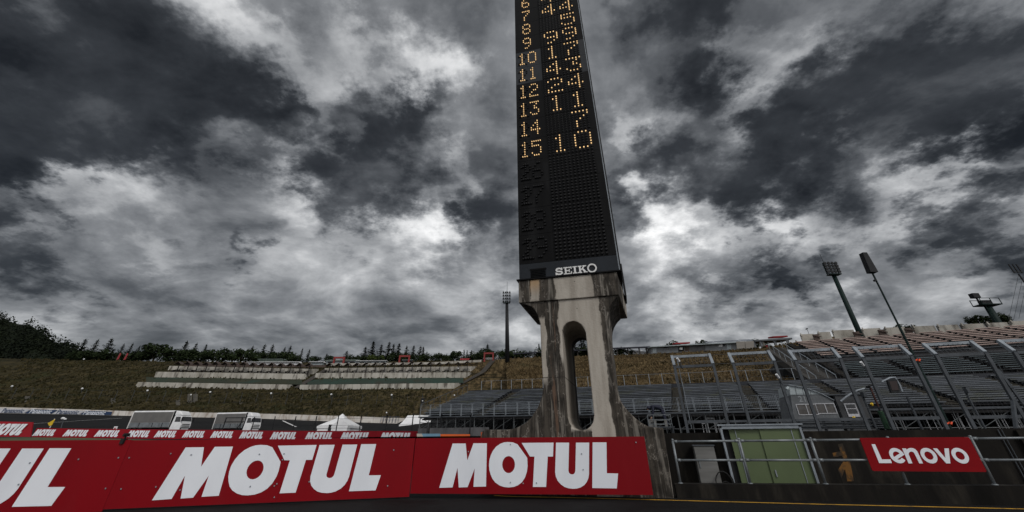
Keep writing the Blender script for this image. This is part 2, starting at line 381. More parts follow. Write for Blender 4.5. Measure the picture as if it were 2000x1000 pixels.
# ------------------------------------------------------------------ mesh + object helpers
class MB:
    """collects shapes and links them as ONE mesh object"""

    def __init__(s):
        s.v, s.f, s.mi, s.cur = [], [], [], 0

    def add(s, vs, fs):
        b = len(s.v)
        s.v += [tuple(p) for p in vs]
        s.f += [tuple(i + b for i in f) for f in fs]
        s.mi += [s.cur] * len(fs)
        return s

    def box(s, x0, x1, y0, y1, z0, z1):
        vs = [(x, y, z) for x in (x0, x1) for y in (y0, y1) for z in (z0, z1)]
        return s.add(vs, [(0, 1, 3, 2), (4, 6, 7, 5), (0, 4, 5, 1), (2, 3, 7, 6), (0, 2, 6, 4), (1, 5, 7, 3)])

    def hexa(s, vs):                                   # eight corners: bottom four, top four
        return s.add(vs, [(3, 2, 1, 0), (4, 5, 6, 7), (0, 1, 5, 4), (1, 2, 6, 5), (2, 3, 7, 6), (3, 0, 4, 7)])

    def bar(s, p0, p1, w, h=None, up=(0, 0, 1)):
        p0, p1 = Vector(p0), Vector(p1)
        h = h or w
        t = (p1 - p0).normalized()
        u = Vector(up)
        if abs(t.dot(u)) > .95:
            u = Vector((0, 1, 0))
        a = t.cross(u).normalized() * (w / 2)
        b = a.normalized().cross(t).normalized() * (h / 2)
        return s.hexa([p0 - a - b, p0 + a - b, p0 + a + b, p0 - a + b, p1 - a - b, p1 + a - b, p1 + a + b, p1 - a + b])

    def tube(s, pts, r, n=8, r1=None):
        pts = [Vector(p) for p in pts]
        rings, k = [], len(pts)
        ref = None
        for i, p in enumerate(pts):
            t = (pts[min(i + 1, k - 1)] - pts[max(i - 1, 0)]).normalized()
            if ref is None or abs(ref.dot(t)) > .95:
                ref = Vector((0, 0, 1)) if abs(t.z) < .9 else Vector((1, 0, 0))
            a = t.cross(ref).normalized()
            b = a.cross(t)
            ref = b
            rr = r if r1 is None else r + (r1 - r) * i / (k - 1)
            rings.append([p + (a * math.cos(q) + b * math.sin(q)) * rr for q in [2 * math.pi * j / n for j in range(n)]])
        vs = [v for rg in rings for v in rg]
        fs = [(i * n + j, i * n + (j + 1) % n, (i + 1) * n + (j + 1) % n, (i + 1) * n + j) for i in range(k - 1) for j in range(n)]
        fs += [tuple(range(n))[::-1], tuple((k - 1) * n + j for j in range(n))]
        return s.add(vs, fs)

    def lathe(s, prof, o=(0, 0, 0), n=12, axis='z'):
        o = Vector(o)
        vs, fs, k = [], [], len(prof)
        for (r, z) in prof:
            for j in range(n):
                q = 2 * math.pi * j / n
                c = (r * math.cos(q), r * math.sin(q), z)
                if axis == 'y':
                    c = (c[0], c[2], c[1])
                vs.append(o + Vector(c))
        fs = [(i * n + j, i * n + (j + 1) % n, (i + 1) * n + (j + 1) % n, (i + 1) * n + j) for i in range(k - 1) for j in range(n)]
        fs += [tuple(range(n))[::-1], tuple((k - 1) * n + j for j in range(n))]
        return s.add(vs, fs)

    def prism(s, outer, fn, dvec, holes=()):
        """outline (2D) with holes -> solid; fn maps 2D to 3D (front), dvec the way to the back"""
        loops = [list(outer)] + [list(h) for h in holes]
        flat = [p for l in loops for p in l]
        tris = tessellate_polygon([[Vector((p[0], p[1], 0)) for p in l] for l in loops])
        fr = [Vector(fn(*p)) for p in flat]
        n = len(flat)
        dv = Vector(dvec)
        vs = fr + [p + dv for p in fr]
        fs = [tuple(t) for t in tris] + [tuple(i + n for i in t)[::-1] for t in tris]
        b = 0
        for l in loops:
            k = len(l)
            fs += [(b + i, b + (i + 1) % k, b + (i + 1) % k + n, b + i + n) for i in range(k)]
            b += k
        return s.add(vs, fs)

    def build(s, name, mats, parent=None, base=None, smooth=False, label=None):
        me = bpy.data.meshes.new(name)
        vs = s.v
        if base is not None:
            bx, by, bz = base
            vs = [(x - bx, y - by, z - bz) for (x, y, z) in vs]
        me.from_pydata(vs, [], s.f)
        ms = mats if isinstance(mats, (list, tuple)) else [mats]
        for m_ in ms:
            me.materials.append(m_)
        if len(ms) > 1:
            me.polygons.foreach_set('material_index', s.mi)
        bm = bmesh.new()
        bm.from_mesh(me)
        bmesh.ops.recalc_face_normals(bm, faces=bm.faces)
        bm.to_mesh(me)
        bm.free()
        if smooth:
            me.polygons.foreach_set('use_smooth', [True] * len(me.polygons))
        o = bpy.data.objects.new(name, me)
        COL.objects.link(o)
        if parent:
            o.parent = parent
        if base is not None and parent is None:
            o.location = base
        if label:
            o['label'] = label
        return o


def tag(o, label=None, cat=None, group=None, kind=None):
    for k, v in (('label', label), ('category', cat), ('group', group), ('kind', kind)):
        if v:
            o[k] = v
    return o


def empty(name, loc, label, cat, group=None, rz=0.0):
    o = bpy.data.objects.new(name, None)
    COL.objects.link(o)
    o.location = loc
    o.rotation_euler = (0, 0, rz)
    o.empty_display_size = .2
    return tag(o, label, cat, group)


def copy_tree(o, parent=None):
    c = o.copy()
    COL.objects.link(c)
    if parent:
        c.parent = parent
    for ch in list(o.children):
        copy_tree(ch, c)
    return c


def struct(o):
    o['kind'] = 'structure'
    return o


ORD = ['first', 'second', 'third', 'fourth', 'fifth', 'sixth', 'seventh', 'eighth', 'ninth', 'tenth', 'eleventh', 'twelfth', 'thirteenth', 'fourteenth', 'fifteenth', 'sixteenth', 'seventeenth', 'eighteenth', 'nineteenth', 'twentieth']


class Frame:
    """a vertical plane through P running along (cos a, -sin a); local x along it, y away from the camera, z up"""

    def __init__(s, P, ang):
        s.P, s.a = Vector((P[0], P[1], 0)), ang
        s.ex = Vector((math.cos(ang), -math.sin(ang), 0))
        s.ey = Vector((math.sin(ang), math.cos(ang), 0))

    def px(s, x, y, d=0.0):
        r = ray(x, y)
        t = (s.P.dot(s.ey) + d) / r.dot(s.ey)
        q = Vector((0, 0, EYE)) + r * t
        return (q - s.P).dot(s.ex), q.z

    def w(s, u, d, z):
        return s.P + s.ex * u + s.ey * d + Vector((0, 0, z))


def line_frame(p, q):
    ang = -math.atan2(q[1] - p[1], q[0] - p[0])
    return Frame(p, ang)


PT = Frame(atz(1314, 973, 0), R(14.5))                # the pylon's face, also the pit wall's line
ST = Frame(at(1330, 806, 36), R(22))                  # the grandstands

# ------------------------------------------------------------------ ground
mb = MB()
e0 = PT.w(-40, .3, 0)
e1 = PT.w(0.2, .3, 0)
e2 = PT.w(300, .3, 0)
mb.add([(-400, -200, 0), (400, -200, 0), (e2.x, e2.y, 0), (e1.x, e1.y, 0), (0, 14, 0), (-60, 16, 0), (-400, 18, 0)], [(0, 1, 2, 3, 4, 5, 6)])
struct(mb.build('race_track', ASPH))


def loft(cols, rows, sub=6):
    """cols: px x positions; rows: function(x) -> list of world points; refined along columns"""
    mb = MB()
    grid = [rows(x) for x in cols]
    n = len(grid[0])
    vs, fs = [], []
    for g in grid:
        vs += g
    for i in range(len(cols) - 1):
        for j in range(n - 1):
            fs.append((i * n + j, (i + 1) * n + j, (i + 1) * n + j + 1, i * n + j + 1))
    return mb.add(vs, fs)


def lerp(tab, x):
    if x <= tab[0][0]:
        (a, b), (c, d) = tab[0], tab[1]
        return b + (d - b) * (x - a) / (c - a)
    for (a, b), (c, d) in zip(tab, tab[1:]):
        if x <= c:
            return b + (d - b) * (x - a) / (c - a)
    (a, b), (c, d) = tab[-2], tab[-1]
    return b + (d - b) * (x - a) / (c - a)


WB = [(0, 807), (125, 809.6), (250, 812), (520, 818), (700, 825), (800, 828), (900, 831)]        # foot of the white wall
WT = [(0, 795), (125, 798.7), (250, 803), (520, 808), (700, 813.5), (800, 817), (900, 819)]     # its top
RIDGE = [(-300, 690), (0, 700), (130, 703), (330, 706), (620, 708), (930, 704), (1060, 698), (1250, 692.5), (1348, 688.5), (1436, 684.5), (1490, 680), (1550, 670)]
RIDGEY = [(-300, 178), (0, 175), (330, 171), (930, 165), (1250, 150), (1550, 125)]
APZ = [(-300, 1.5), (62, 1.5), (150, 1.42), (250, 1.25), (360, 1.02), (540, .7), (740, .35), (900, .2)]        # run-off level at the far red boards
ACOLS = [-420, -300, -200, -100, 0, 60, 125, 200, 250, 350, 450, 520, 600, 700, 760, 800, 860]


def apron_rows(x):
    r = []
    for (Y, z) in ((13.2, -.02), (20, .05), (32, lerp(APZ, x) - .62), (45, lerp(APZ, x) - .3), (57, lerp(APZ, x) - .02), (68, (lerp(APZ, x) + 2.05) / 2), (80, 2.05)):
        d = ray(x, 850)
        r.append(Vector((d.x / d.y * Y, Y, z)))
    b = at(x, lerp(WB, x), 105)
    m_ = at(x, lerp(WB, x), 92)
    m_.z = 2.05 + (b.z - 2.05) * .42
    return r + [m_, b]


struct(loft(ACOLS, apron_rows).build('run_off', ASPH2))


def hill_point(x, y, Y):
    return at(x, y, Y)


HC = [-420, -300, -200, -100] + list(range(0, 1001, 20))
T1B = [(0, 748), (262, 756), (572, 761), (584, 761), (900, 759)]
T2B = [(0, 727), (302, 737), (605, 741), (613, 739), (920, 738)]
T3B = [(0, 714), (327, 723), (620, 731), (930, 725)]


def hill_rows(x):
    yt = lerp(WT, x)
    rows = [at(x, yt + 1.0, 105.7)]
    for (y, Y) in ((lerp([(0, 780), (400, 789), (860, 795)], x), 116), (lerp([(0, 764), (400, 775), (860, 780)], x), 128), (lerp(T1B, x), 140), (lerp(T2B, x), 149), (lerp(T3B, x), 157)):
        rows.append(at(x, y, Y))
    Yr = lerp(RIDGEY, x)
    rows.append(at(x, lerp(RIDGE, x), Yr))
    top = rows[-1]
    rows.append(Vector((top.x * 1.2, Yr + 35, top.z - .4)))
    rows.append(Vector((top.x * 2.2, Yr + 200, top.z - 6)))
    return rows


def noisy(mb, amp, cut):
    """break the long straight triangles of a slope with small real bumps"""
    return mb


hm = loft(HC, hill_rows)
hill = struct(hm.build('grass_hill', GRASS, smooth=True))

RC = [990, 1010, 1030, 1060, 1120, 1190, 1250, 1320, 1400, 1480, 1560, 1620, 1700]


def bank_rows(x):
    r = ray(x, 760)
    t = (ST.P.dot(ST.ey) + 10.6) / r.dot(ST.ey)
    q = Vector((0, 0, EYE)) + r * t
    q.z = 3.2
    rows = [q]
    yr = lerp(RIDGE, x)
    Yr = lerp(RIDGEY, x)
    y0 = lerp([(840, 772), (1060, 766), (1250, 760), (1400, 755), (1535, 750)], x) + 2
    Yb = q.y + 1.6
    rows.append(at(x, y0, Yb))
    for k in (.12, .3, .5, .52, .75, .78, 1.0):
        yy = y0 + (yr - y0) * k + (1.5 if k in (.5, .75) else 0)
        rows.append(at(x, yy, Yb + (Yr - Yb) * k ** 1.0))
    top = rows[-1]
    rows.append(Vector((top.x * 1.25, Yr + 40, top.z - .4)))
    rows.append(Vector((top.x * 2.2, Yr + 200, top.z - 6)))
    return rows


bank = struct(loft(RC, bank_rows).build('dry_grass_bank', GRASS, smooth=True))
# level ground the scaffold stands on, rising as an earth bank below the seats
mb = MB()
us = [-34, -20, -8, 0.5, 11, 14, 30, 60, 110]
ds = [(-23.2, 1.12), (-10, 1.2), (4, 1.25), (11, 3.1), (18, 5.4), (29, 9.3), (31, 10.6), (90, 11)]
vs, fs = [], []
for u in us:
    for (d, z) in ds:
        if u < 12 and d > 11:
            z = 3.1 - (d - 11) * .02
        q = ST.w(u, d, z)
        if d < -20:                                    # front edge follows the pit wall
            k = PT.w(0, 3.05, 0)
            q = k + PT.ex * max(u + 7, -1 if u < 0 else .3) * 1.1 + Vector((0, 0, 1.12))
        vs.append(q)
nd_ = len(ds)
for i in range(len(us) - 1):
    for j in range(nd_ - 1):
        fs.append((i * nd_ + j, (i + 1) * nd_ + j, (i + 1) * nd_ + j + 1, i * nd_ + j + 1))
struct(mb.add(vs, fs).build('spectator_ground', ASPH2))
# sunken floor behind the low pit wall
mb = MB()
mb.hexa([PT.w(.2, .3, -1.2), PT.w(40, .3, -1.2), PT.w(40, 3.4, -1.2), PT.w(.2, 3.4, -1.2), PT.w(.2, .3, -.9), PT.w(40, .3, -.9), PT.w(40, 3.4, -.9), PT.w(.2, 3.4, -.9)])
struct(mb.build('passage_floor', CONCD))
# green verge and pale kerb in front of the far boards
mb = MB()
g0 = [at(x, 853.2, 55.5) for x in (-200, 0, 62, 160, 260, 330)]
vs = []
for q, x in zip(g0, (-200, 0, 62, 160, 260, 330)):
    d = ray(x, 850)
    for (Y, z) in ((33, lerp(APZ, x) - .55), (55.8, lerp(APZ, x) + .03)):
        vs.append((d.x / d.y * Y, Y, z))
fs = [(2 * i, 2 * i + 2, 2 * i + 3, 2 * i + 1) for i in range(5)]
VERGE = surf('verge_grass', (0.075, 0.09, 0.035), (0.05, 0.06, 0.025), .5, .95, world=True)
struct(mb.add(vs, fs).build('grass_verge', VERGE))
# yellow line along the foot of the pit wall
mb = MB()
pts = [(966, 967.2), (1000, 969), (1100, 971), (1300, 976), (1600, 984), (1990, 993), (2200, 998)]
vs = []
for (x, y) in pts:
    q = atz(x, y, .004)
    vs += [q, q - PT.ey * .09]
fs = [(2 * i, 2 * i + 1, 2 * i + 3, 2 * i + 2) for i in range(len(pts) - 1)]
tag(mb.add(vs, fs).build('painted_line', YELLOW), 'thin yellow line painted on the asphalt along the low pit wall', 'road marking')
for i, (a, b, w) in enumerate((((62, 828), (238, 817), .25), ((552, 822), (578, 834), .35))):
    mb = MB()
    def onap(x, y):
        # point of the run-off under a pixel: march along the ray over the apron profile
        best = None
        for k in range(570, 1049):
            Y = k / 10
            rr = apron_rows(x)
            for p, q in zip(rr, rr[1:]):
                if p.y <= Y <= q.y:
                    zz = p.z + (q.z - p.z) * (Y - p.y) / (q.y - p.y)
            e = abs(at(x, y, Y).z - zz)
            if best is None or e < best[0]:
                best = (e, Vector((at(x, y, Y).x, Y, zz)))
        return best[1]
    P = [onap(a[0] + (b[0] - a[0]) * k / 8, a[1] + (b[1] - a[1]) * k / 8) + Vector((0, 0, .03)) for k in range(9)]
    vs = []
    for q in P:
        vs += [q + Vector((0, -w, -.02)), q + Vector((0, w, .04))]
    mb.add(vs, [(2 * k, 2 * k + 2, 2 * k + 3, 2 * k + 1) for k in range(8)])
    tag(mb.build('painted_line', WHITEP), ['long faint white line on the run-off below the blue and white banners', 'short white line on the run-off left of the white pagoda tent'][i], 'road marking')

# ------------------------------------------------------------------ lettering
# MOTUL, traced once in photo pixels of the right-hand board


def PX(u, v):
    return (840 + u * .245, 840 + v * .245)


LET = {
    'M': ([(180, 107), (284, 107), (297, 242), (346, 105), (453, 105), (446, 450), (346, 452), (356, 305), (299, 455), (229, 457), (219, 300), (179, 457), (73, 460)], []),
    'O': ([(620, 95), (660, 98), (697, 113), (775, 222), (777, 290), (772, 330), (757, 377), (733, 415), (700, 440), (665, 453), (625, 457), (587, 453), (552, 440), (520, 417), (497, 388), (482, 352), (473, 318), (470, 280), (473, 240), (484, 200), (502, 163), (528, 131), (560, 109), (590, 98)],
          [[(626 + 51 * math.cos(2 * math.pi * k / 20), 275 + 68 * math.sin(2 * math.pi * k / 20)) for k in range(20)]]),
    'T': ([(730, 102), (984, 100), (980, 211), (938, 211), (925, 453), (820, 453), (832, 211), (796, 210)], []),
    'U': ([(1004, 100), (1108, 100), (1103, 325), (1107, 340), (1117, 350), (1131, 354), (1145, 351), (1154, 340), (1158, 325), (1163, 100), (1268, 100), (1267, 350), (1262, 382), (1250, 412), (1230, 438), (1200, 457), (1170, 466), (1140, 468), (1105, 464), (1072, 453), (1043, 433), (1018, 405), (1003, 372), (997, 335)], []),
    'L': ([(1296, 98), (1406, 98), (1409, 344), (1499, 346), (1488, 465), (1293, 462)], []),
}
A0, A1 = atz(285, 991.5, .03), atz(800, 968, .05)
B1 = atz(1275, 970, .06)
FB = line_frame(A1, B1)
FA = line_frame(A1, A1 + (A1 - A0))                   # local x negative to the left
CAN = {k: ([FB.px(*PX(*p)) for p in o], [[FB.px(*PX(*p)) for p in h] for h in hs]) for k, (o, hs) in LET.items()}
KEY = [CAN['M'][0][12], CAN['M'][0][4], CAN['U'][0][10], CAN['L'][0][5], CAN['L'][0][3], CAN['L'][0][1]]


def fit_affine(src, dst):
    """least squares affine from src 2D points to dst"""
    import numpy as np
    A = np.array([[p[0], p[1], 1] for p in src])
    X, *_ = np.linalg.lstsq(A, np.array(dst), rcond=None)
    return lambda u, z: (u * X[0][0] + z * X[1][0] + X[2][0], u * X[0][1] + z * X[1][1] + X[2][1])


def letters(parent, base, to3d, dv, mat, only='MOTUL', clip=None):
    for ch in only:
        o, hs = CAN[ch]
        m_ = MB()
        m_.prism(o, to3d, dv, hs)
        m_.build('letter', mat, parent, base)


def rivets(parent, base, pts, fr, d=-.012):
    m_ = MB()
    for (x, y) in pts:
        u, z = fr.px(x, y)
        q = fr.w(u, d, z)
        m_.lathe([(.0, -.006), (.013, -.004), (.013, .004), (0, .006)], q, 6, 'y')
    m_.build('rivets', GALVL, parent, base)


def board(fr, u0, u1, z0, z1, label, thick=.03, group=None, seam=None):
    base = fr.w((u0 + u1) / 2, 0, 0)
    e = empty('advertising_board', base, label, 'advertising board', group)
    cuts = [u0] + (seam or []) + [u1]
    for a, b in zip(cuts, cuts[1:]):
        m_ = MB()
        g = .0012
        m_.hexa([fr.w(a + g, 0, z0), fr.w(b - g, 0, z0), fr.w(b - g, thick, z0), fr.w(a + g, thick, z0), fr.w(a + g, 0, z1), fr.w(b - g, 0, z1), fr.w(b - g, thick, z1), fr.w(a + g, thick, z1)])
        m_.build('panel', REDB, e, base)
    m_ = MB()
    for k in range(int((u1 - u0) / 1.2) + 1):
        u = u0 + .25 + k * 1.2
        if u < u1 - .1:
            m_.bar(fr.w(u, thick + .02, z0 + .02), fr.w(u, thick + .02, z1 - .03), .04)
            m_.bar(fr.w(u, thick + .02, z1 - .3), fr.w(u, thick + .3, z0 - .02), .035)
    m_.build('bracing', BOARDB, e, base)
    return e, base


def on(fr, d):
    return lambda u, z: fr.w(u, d, z)


GB = 'red boards in front of the pylon'
uB = FB.px(1275, 970)[0]
uBt = FB.px(1260, 853)[0]
e, base = board(FB, 0.006, (uB + uBt) / 2, .085, 1.064, 'red board with large white letters in front of the pylon base, facing straight on', group=GB)
letters(e, base, on(FB, -.004), FB.ey * .02, WHITE)
rivets(e, base, [(915, 882), (997, 868), (997, 942), (1048, 943), (1022, 944), (1136, 886), (1139, 917), (1242, 864)], FB)
uA2 = FA.px(205, 985)[0]
uAs = FA.px(542, 970)[0]
e, base = board(FA, uA2, -.006, .03, 1.066, 'long red board with slanted white letters, angled left of the pylon', group=GB, seam=[uAs])
LPX = lambda u, v: (280 + u * .245, 840 + v * .245)
dst = [FA.px(*LPX(*p)) for p in [(68, 563), (713, 128), (1710, 116), (1645, 486), (1885, 358), (1856, 114)]]
fa = fit_affine(KEY, dst)
letters(e, base, lambda u, z: FA.w(fa(u, z)[0], -.004, fa(u, z)[1]), FA.ey * .02, WHITE)
rivets(e, base, [(334, 886), (374, 888), (507, 887), (489, 950), (305, 951), (352, 957), (552, 898), (555, 886), (541, 945), (536, 949), (536, 971), (604, 941), (757, 949), (769, 879), (232, 894), (253, 894), (237, 955), (207, 954)], FA)
C1 = FA.w(uA2 - .001, 0, 0)
angc = FA.a + R(-1.0)
FC = Frame(C1, angc)
e, base = board(FC, -6.5, 0, .0, 1.075, 'red board cut off by the left edge, showing the end of a white word', group=GB)
dst = [FC.px(*p) for p in [(139, 875.5), (97, 876), (23, 990), (128, 951), (86, 875.5), (100, 988)]]
fc = fit_affine([CAN['L'][0][1], CAN['L'][0][0], CAN['L'][0][5], CAN['L'][0][3], CAN['U'][0][10], CAN['L'][0][4]], dst)
letters(e, base, lambda u, z: FC.w(fc(u, z)[0], -.004, fc(u, z)[1]), FC.ey * .02, WHITE)
rivets(e, base, [(154, 897), (59, 904), (37, 946)], FC)
# small black gadget clamped on the long board's top edge
u, z = FA.px(243, 858)
base = FA.w(u, 0, 1.05)
e = empty('clamped_camera', base, 'small black camera clamped on the top edge of the long red board', 'camera')
m_ = MB()
m_.hexa([base + Vector(p) for p in [(-.05, -.05, -.05), (.03, -.05, -.05), (.03, .06, -.05), (-.05, .06, -.05), (-.05, -.05, .045), (.04, -.05, .05), (.04, .06, .05), (-.05, .06, .045)]])
m_.build('clamp', RUBBER, e, base)
m_ = MB()
m_.tube([base + Vector(p) for p in [(0, 0, .04), (.012, 0, .10)]], .022, 8)
m_.box(base.x - .035, base.x + .06, base.y - .04, base.y + .05, base.z + .095, base.z + .165)
m_.lathe([(.028, -.04), (.032, .02), (.0, .02)], base + Vector((.012, -.05, .13)), 10, 'y')
m_.build('camera_body', RUBBER, e, base)
m_ = MB()
m_.tube([base + Vector(p) for p in [(-.03, 0, -.02), (-.075, -.02, .03), (-.07, -.01, .10), (-.02, 0, .14)]], .004, 5)
m_.build('cable', RUBBER, e, base)
e.scale = (.72, .8, .8)

# far boards along the run-off
BP = [(62, 57, 836, 854), (150, 59, 837.2, 855.3), (250, 60.5, 838.5, 856.8), (360, 61, 839.2, 857.6), (460, 60, 840.2, 858.8), (540, 58, 841.4, 861.5), (640, 54.5, 841.6, 864), (740, 50, 841.8, 867), (813, 46.5, 842.2, 869)]
BPT = [at(x, y, Y) for (x, Y, y, _) in BP]
BPB = [at(x, yb, Y) for (x, Y, _, yb) in BP]
WORDS = [(85.5, 0), (147.5, 0), (209, 0), (270, 0), (323.5, 0), (378.5, 0), (434, 0), (491.5, 0), (554, 0), (623, 0), (693, 0), (772, 0)]
GF = 'red boards along the run-off'
ci = [p for p in CAN.items()]
cu0 = CAN['M'][0][12][0]
cu1 = CAN['L'][0][3][0]
FWL = ['leftmost far red board with one white word, beside the taller board', 'far red board with one white word below the yellow flag', 'far red board with one white word under the small white post', 'far red board behind the clamped black camera', 'far red board under the rear half of the first truck', 'far red board under the cab of the first truck', 'far red board in the gap between the two trucks', 'far red board under the second truck', 'far red board just right of the second truck', 'far red board left of the pagoda tent', 'far red board right below the pagoda tent', 'far red board at the right end, before the blue board']
bnds = [62] + [(a[0] + b[0]) / 2 for a, b in zip(WORDS, WORDS[1:])] + [813]


def fb_pt(x, top):
    Y = lerp([(b[0], b[1]) for b in BP], x)
    q = at(x, lerp([(b[0], b[3]) for b in BP], x), Y)
    if top:
        q.z = at(x, lerp([(b[0], b[2]) for b in BP], x), Y).z
    return q


for i, (wx, _) in enumerate(WORDS):
    x0, x1 = bnds[i], bnds[i + 1]
    t0, t1, b0, b1 = fb_pt(x0, 1), fb_pt(x1, 1), fb_pt(x0, 0), fb_pt(x1, 0)
    base = (b0 + b1) / 2
    e = empty('advertising_board', base, FWL[i], 'advertising board', GF)
    th = Vector((0, .12, 0))
    gp = (b1 - b0).normalized() * .01
    MB().hexa([b0 + gp, b1 - gp, b1 - gp + th, b0 + gp + th, t0 + gp, t1 - gp, t1 - gp + th, t0 + gp + th]).build('panel', REDF, e, base)
    fr = line_frame(b0, b1)
    L = (b1 - b0).length
    zt, zb = (t0.z + t1.z) / 2, (b0.z + b1.z) / 2
    hgt = min(.70 * (zt - zb), .78)
    zo = zt - .15 * .95 - hgt
    uc = fr.px(wx, 846)[0]
    wd = (fr.px(wx + .40 * (x1 - x0), 846)[0] - fr.px(wx - .40 * (x1 - x0), 846)[0]) * .93
    sl = (t1.z - t0.z) / L
    def wl(u, z, uc=uc, wd=wd, hgt=hgt, zo=zo, fr=fr, sl=sl, L=L):
        uu = uc - wd / 2 + (u - cu0) / (cu1 - cu0) * wd + (z - .19) * hgt * .22
        return fr.w(uu, -.012, zo + (z - .19) / .77 * hgt + sl * (uu - L / 2))
    letters(e, base, wl, fr.ey * .1, WHITE)
# the taller board at the far left
b0, b1, t0, t1 = at(-220, 850.5, 46), at(59, 853.5, 50), at(-220, 818.5, 46), at(64, 824.5, 50)
base = (b0 + b1) / 2
e = empty('advertising_board', base, 'taller red board at the far left edge, ending in a slanted cut', 'advertising board', GF)
th = Vector((0, .12, 0))
MB().hexa([b0, b1, b1 + th, b0 + th, t0, t1, t1 + th, t0 + th]).build('panel', REDF, e, base)
fr = line_frame(b0, b1)
uA, zA = fr.px(-28, 849.5)
uZ, zZ = fr.px(49, 828)
zlo = fr.px(40, 850)[1]
def wl(u, z):
    uu = uA + (u - cu0) / (cu1 - cu0) * (uZ - uA)
    return fr.w(uu + (z - .19) * .45, -.012, zlo + (z - .19) / .77 * (zZ - zlo))
letters(e, base, wl, fr.ey * .1, WHITE)
# pieces right of the red run: cream/blue, orange, orange post
def slab(name, label, cat, pxs, Y, yt, yb, mats, splits=None):
    base = at((pxs[0] + pxs[-1]) / 2, yb, Y)
    e = empty(name, base, label, cat)
    for (x0, x1, xt0, xt1), mt in zip(splits, mats):
        q = [at(x0, yb, Y), at(x1, yb, Y), at(xt1, yt, Y), at(xt0, yt, Y)]
        th = Vector((0, .1, 0))
        MB().hexa([q[0], q[1], q[1] + th, q[0] + th, q[3], q[2], q[2] + th, q[3] + th]).build('panel', mt, e, base)
    return e, base
slab('advertising_board', 'cream and pale blue board beyond the red boards, left of the orange one', 'advertising board', (815, 860), 40, 847, 862, [CREAM, BLUEB], [(815, 831, 814, 823.5), (831.05, 860, 823.55, 860)])
slab('advertising_board', 'plain orange board below the grey tarpaulin of the stand', 'advertising board', (860, 918), 39.5, 848, 862, [ORANGE], [(860.4, 917, 860.4, 918)])
slab('orange_post', 'short orange barrier block against the concrete left of the pylon', 'barrier', (938, 944), 13.5, 844, 880, [ORANGE], [(940, 945.5, 939, 944.5)])

# ------------------------------------------------------------------ the scoring pylon
PYB = PT.w(0, 0, 0)
py = empty('scoring_pylon', PYB, 'tall black scoring pylon with amber race numbers on a stained concrete pedestal', 'scoring pylon', rz=-PT.a)
DP = 2.45
outl = [PT.px(*q) for q in [(1055, 632), (1057, 690), (1060, 740), (1061, 757), (1058, 775), (1050, 796), (1037, 816), (1026, 826), (1012, 834), (1000, 838), (984, 839.5)]]
outl += [(-4.0, 1.235), (-4.07, 1.20), (-4.1, 1.12), (-4.1, -.3), (0.02, -.3), (0.06, 1.22)]
outl += [PT.px(*q) for q in [(1272, 834), (1262, 831), (1250, 824), (1239, 815), (1230, 806), (1221, 796), (1214, 786), (1208, 773), (1204, 760), (1200, 740), (1195, 690), (1188, 640), (1187, 619), (1188.5, 608), (1191.5, 599), (1196, 591), (1201, 584.5), (1206, 580)]]
outl += [(-.47, 4.19), (-3.09, 4.19)]
outl += [PT.px(*q) for q in [(1019, 594), (1028, 595), (1038, 599), (1045, 606), (1050, 616)]]
slot = [PT.px(*q) for q in [(1097.5, 646), (1100, 639), (1105, 632.5), (1112, 628.5), (1120, 627), (1128, 629), (1135, 633.5), (1140.5, 641), (1144, 650), (1149, 700), (1155, 744), (1161, 800), (1161, 812), (1158.5, 824), (1154, 832), (1147, 838), (1137, 841), (1127, 839.5), (1118, 835), (1111, 826), (1107.5, 814), (1106, 798), (1104, 762), (1101, 708)]]
# clean the slot: vertical sides, as they are in the place
slot = [(max(min(u, -1.40), -2.015), z) for (u, z) in slot]
m_ = MB()
m_.prism(outl, lambda u, z: (u, 0, z), (0, DP, 0), [slot])
ped = m_.build('pedestal', PYL, py)
bv = ped.modifiers.new('bevel', 'BEVEL')
bv.width = .025
bv.segments = 2
bv.limit_method = 'ANGLE'
bv.angle_limit = R(50)
m_ = MB()
m_.hexa([(-3.115, -.05, 4.185), (-.46, -.05, 4.185), (-.28, DP + .05, 4.185), (-3.115, DP + .05, 4.185), (-3.115, -.05, 4.80), (-.42, -.05, 4.80), (-.24, DP + .05, 4.80), (-3.115, DP + .05, 4.80)])
capo = m_.build('capital', PYL, py)
bv = capo.modifiers.new('bevel', 'BEVEL')
bv.width = .02
bv.segments = 2
U0_, U1_ = -3.09, -.36
ROWZ = lambda r: 9.36 + (15 - r) * .9045              # centre height of a row
ZTOP = ROWZ(1) + .9
m_ = MB()
m_.box(-3.16, -.30, -.09, DP + .06, 4.805, 4.84)
m_.build('drip_flashing', BLACK, py)
m_ = MB()
m_.box(U0_ + .02, U1_ - .03, 0.03, DP - .35, 4.845, ZTOP + .3)
m_.build('tower_body', BLACK, py)
m_ = MB()
m_.box(U0_, U1_, -.03, .03, 4.842, ROWZ(19) - .4525 - .004)
bandp = m_.build('name_band', BANDM, py)
# louvre vent
m_ = MB()
vu0, vu1, vz0, vz1 = -2.76, -2.33, 4.86, 5.09
m_.box(vu0 - .02, vu1 + .02, -.05, -.031, vz1 - .005, vz1 + .03)
for k in range(5):
    z = vz0 + (vz1 - vz0) * (k + .2) / 5
    m_.hexa([(vu0, -.06, z), (vu1, -.06, z), (vu1, -.031, z + .02), (vu0, -.031, z + .02), (vu0, -.06, z + .012), (vu1, -.06, z + .012), (vu1, -.031, z + .032), (vu0, -.031, z + .032)])
m_.build('vent_louvre', BLACK, py)
